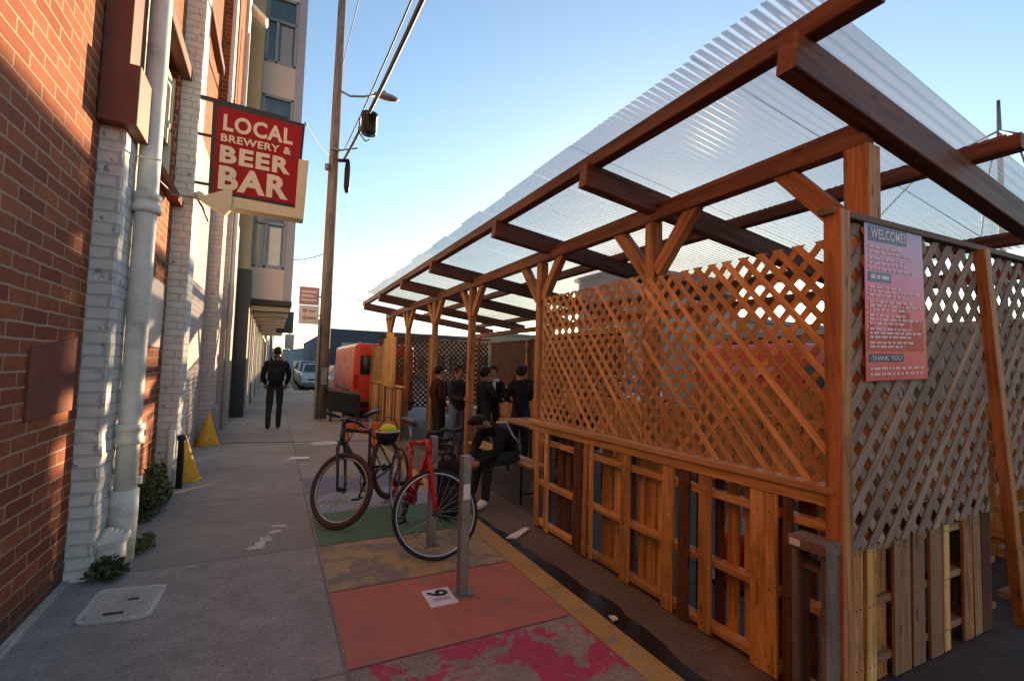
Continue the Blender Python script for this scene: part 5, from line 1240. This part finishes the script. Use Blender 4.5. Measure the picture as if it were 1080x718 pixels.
# ------------------------------------------------------------------ vehicles
def car(label, x, y, heading, paint, L=4.3, Wd=1.76, Hh=1.45, name='parked_car', cat='car', group='cars parked along the street', suv=False):
    """heading +1: nose to +y, -1: nose to -y"""
    o = thing(name, label, cat, (x, y, GZ), group)
    def T(a, b, z): return (x + b, y + heading * a, GZ + z)
    h = Hh
    low = [(-L/2 + .05, .32), (-L/2, .55), (-L/2 + .03, .85), (-L/2 + .25, .95), (L/2 - 1.15, .95), (L/2 - .25, .80), (L/2 - .03, .62), (L/2, .42), (L/2 - .08, .25), (-L/2 + .1, .24)]
    m = MB(); n = len(low); ring = []
    ws = [(-1, .90), (-1, .97), (-.96, 1.0)]
    vs = []
    prof = [(-Wd/2, .0, .06), (-Wd/2 + .05, .03, .0), (Wd/2 - .05, .03, .0), (Wd/2, .0, .06)]
    for b, ex, ins in prof:
        cx_, cz_ = 0, .6
        for a, z in low: vs.append(T(a * (1 - ins * .35), b, cz_ + (z - cz_) * (1 - ins)))
    fs = [[i * n + k, i * n + (k + 1) % n, (i + 1) * n + (k + 1) % n, (i + 1) * n + k] for i in range(3) for k in range(n)] + [list(range(n)), list(range(3 * n, 4 * n))]
    m.add(vs, fs, 0, False)
    cab0 = [(-L/2 + .28, .95), (L/2 - 1.2, .95), (L/2 - 1.75, h), (-L/2 + .75 if not suv else -L/2 + .4, h)]
    top = [(a, z) for a, z in cab0]
    vs = []
    for a, z in top:
        wv_ = Wd / 2 - .06 if z < 1 else Wd / 2 - .22
        vs += [T(a, -wv_, z), T(a, wv_, z)]
    m.add(vs, [[0, 2, 4, 6], [1, 7, 5, 3], [2, 3, 5, 4], [6, 7, 1, 0], [4, 5, 7, 6]], 0)
    m.build('body', paint, o)
    def pane(pts):
        mm = MB(); c = sum((Vector(p) for p in pts), Vector()) / len(pts); q = [c + (Vector(p) - c) * .86 for p in pts]
        nrm = (q[1] - q[0]).cross(q[2] - q[0]).normalized(); cc = Vector(T(-.2, 0, .9))
        if (c - cc).dot(nrm) < 0: nrm = -nrm
        k = len(q); mm.add([p + nrm * .006 for p in q] + [p - nrm * .02 for p in q], [list(range(k)), list(range(k, 2 * k))[::-1]] + [[i, (i + 1) % k, k + (i + 1) % k, k + i] for i in range(k)]); mm.build('window', 'carglass', o)
    pane([vs[0], vs[2], vs[4], vs[6]]); pane([vs[1], vs[3], vs[5], vs[7]]); pane([vs[2], vs[3], vs[5], vs[4]]); pane([vs[6], vs[7], vs[1], vs[0]])
    for a in (-L/2 + .75, L/2 - .85):
        for s_ in (-1, 1):
            m = MB(); m.lathe(T(a, s_ * (Wd / 2 - .1), .31), [(.0, -.1), (.29, -.1), (.31, -.07), (.31, .07), (.29, .1), (.2, .1)], 20, 0, (1, 0, 0)); wl = m.build('wheel', 'rubber', o)
            m = MB(); m.lathe(T(a, s_ * (Wd / 2 - .1), .31), [(.2, -.102), (.0, -.09)], 20, 0, (1, 0, 0)); m.lathe(T(a, s_ * (Wd / 2 - .1), .31), [(.2, .102), (.0, .09)], 20, 0, (1, 0, 0)); m.build('rim', 'chrome', wl)
    for s_ in (-1, 1):
        one('headlight', 'white', o, ('bar', T(L/2 - .10, s_ * (Wd/2 - .42), .66), T(L/2 - .14, s_ * (Wd/2 - .1), .68), .08, .13))
        one('taillight', 'taillight', o, ('bar', T(-L/2 + .03, s_ * (Wd/2 - .38), .78), T(-L/2 + .06, s_ * (Wd/2 - .08), .80), .06, .14))
    one('number_plate_panel', 'white', o, ('bar', T(L/2 - .01, -.24, .45), T(L/2 - .01, .24, .45), .02, .11), ('bar', T(-L/2 + .005, -.24, .58), T(-L/2 + .005, .24, .58), .02, .11))
    one('grille', 'black', o, ('bar', T(L/2 - .04, -.5, .58), T(L/2 - .04, .5, .58), .05, .09))
    return o
car('pale blue car with red tail lights parked behind the red van', 3.02, 23.2, 1, 'bluecar')
car('pale blue car parked nose forward at the far end of the sidewalk', 2.25, 30.5, -1, 'bluecar')
car('silver car parked behind the nose forward car at the end of the sidewalk', 2.3, 36.2, -1, 'silver', 4.5, 1.8, 1.6, suv=True)
car('dark car parked far away beyond the silver one', 2.4, 42.5, -1, 'bikegrey')
car('white hatchback across the street seen through the near lattice', 9.6, 12.2, 1, 'whitecar', 4.0)
car('grey car across the street behind the lattice, ahead of the dull red truck', 9.6, .2, 1, 'silver')
def van(label, x0, x1, y0, y1, z1, paint, name, cat):
    o = thing(name, label, cat, ((x0 + x1) / 2, y0, GZ))
    bm = bmesh.new(); bmesh.ops.create_cube(bm, size=1)
    for v in bm.verts:
        v.co = Vector(((x0 + x1) / 2 + v.co.x * (x1 - x0), (y0 + y1) / 2 + v.co.y * (y1 - y0), (.16 + GZ + z1) / 2 + v.co.z * (z1 - GZ - .16)))
        if v.co.z > .8: v.co.x = (x0 + x1) / 2 + (v.co.x - (x0 + x1) / 2) * .93
    bmesh.ops.bevel(bm, geom=bm.edges[:], offset=.18, segments=5, affect='EDGES', profile=.6)
    m = MB(); bm.verts.index_update(); m.add([v.co.copy() for v in bm.verts], [[v.index for v in fc.verts] for fc in bm.faces], 0, True); bm.free(); m.build('body', paint, o)
    xm = (x0 + x1) / 2
    for s_ in (-1, 1):
        one('window', 'carglass', o, ('box', (xm - .72 if s_ < 0 else xm + .08, y0 - .012, 1.15), (xm - .08 if s_ < 0 else xm + .72, y0 + .05, 1.72)))
        one('taillight', 'taillight', o, ('box', (xm + s_ * (x1 - x0) * .43 - .06, y0 - .015, .75), (xm + s_ * (x1 - x0) * .43 + .06, y0 + .08, 1.15)))
    one('bumper', 'blackmetal', o, ('bar', (x0 + .05, y0 - .03, .28), (x1 - .05, y0 - .03, .28), .12, .16))
    one('roof_rack', 'blackmetal', o, ('bar', (x0 + .3, y0 + .3, z1 + .03), (x0 + .3, y1 - .6, z1 + .03), .04, .05), ('bar', (x1 - .3, y0 + .3, z1 + .03), (x1 - .3, y1 - .6, z1 + .03), .04, .05))
    one('side_trim', 'blackmetal', o, ('box', (x0 - .012, y0 + .5, .62), (x0 + .03, y1 - .5, .70))); one('number_plate_panel', 'white', o, ('box', (xm - .26, y0 - .014, .52), (xm + .26, y0 + .02, .63))); one('door_handle', 'blackmetal', o, ('box', (xm + .04, y0 - .03, .95), (xm + .20, y0 + .02, 1.0)))
    one('door_seam', 'black', o, ('box', (xm - .008, y0 - .006, .4), (xm + .008, y0 + .02, 1.9)))
    for yy in (y0 + .9, y1 - .9):
        for xx in (x0 + .12, x1 - .12):
            m = MB(); m.lathe((xx, yy, GZ + .34), [(.0, -.12), (.31, -.12), (.34, -.08), (.34, .08), (.31, .12), (.0, .12)], 22, 0, (1, 0, 0)); wl = m.build('wheel', 'rubber', o)
            m = MB(); m.lathe((xx, yy, GZ + .34), [(.2, -.124), (.0, -.11)], 20, 0, (1, 0, 0)); m.lathe((xx, yy, GZ + .34), [(.2, .124), (.0, .11)], 20, 0, (1, 0, 0)); m.build('rim', 'chrome', wl)
    return o
van('bright red van parked at the curb past the far end of the pergola', 2.05, 3.95, 14.4, 19.2, 2.08, 'redpaint', 'parked_van', 'van')
rt = van('small dull red trailer across the street, seen through the orange lattice', 9.0, 10.6, 5.5, 8.0, 2.15, 'redtruck', 'parked_trailer', 'trailer')
one('side_stripe', 'pinksign', rt, ('box', (8.975, 5.9, 1.5), (9.02, 7.6, 1.66)))
# lattice steel mast on the right
ms = thing('mast', 'thin steel mast with sloping stays rising behind the pergola roof at the right', 'mast', (13.3, 4.0, GZ))
one('pole', 'galv', ms, ('tube', [(13.3, 4, GZ), (13.3, 4, 6.4), (13.3, 4, 7.4)], [.07, .05, .03], 10))
m = MB()
for dx, dy in ((1.0, .5), (-1.0, -.5), (.6, -1.0), (-.6, 1.0)): m.tube([(13.3, 4, 6.75), (13.3 + dx, 4 + dy, 6.2), (13.3 + 2.6 * dx, 4 + 2.6 * dy, 4.0)], .02, 6)
m.build('stay', 'galv', ms)

for o in list(bpy.data.objects):
    if '_w' in o.keys(): del o['_w']
print('objects', len(bpy.data.objects))
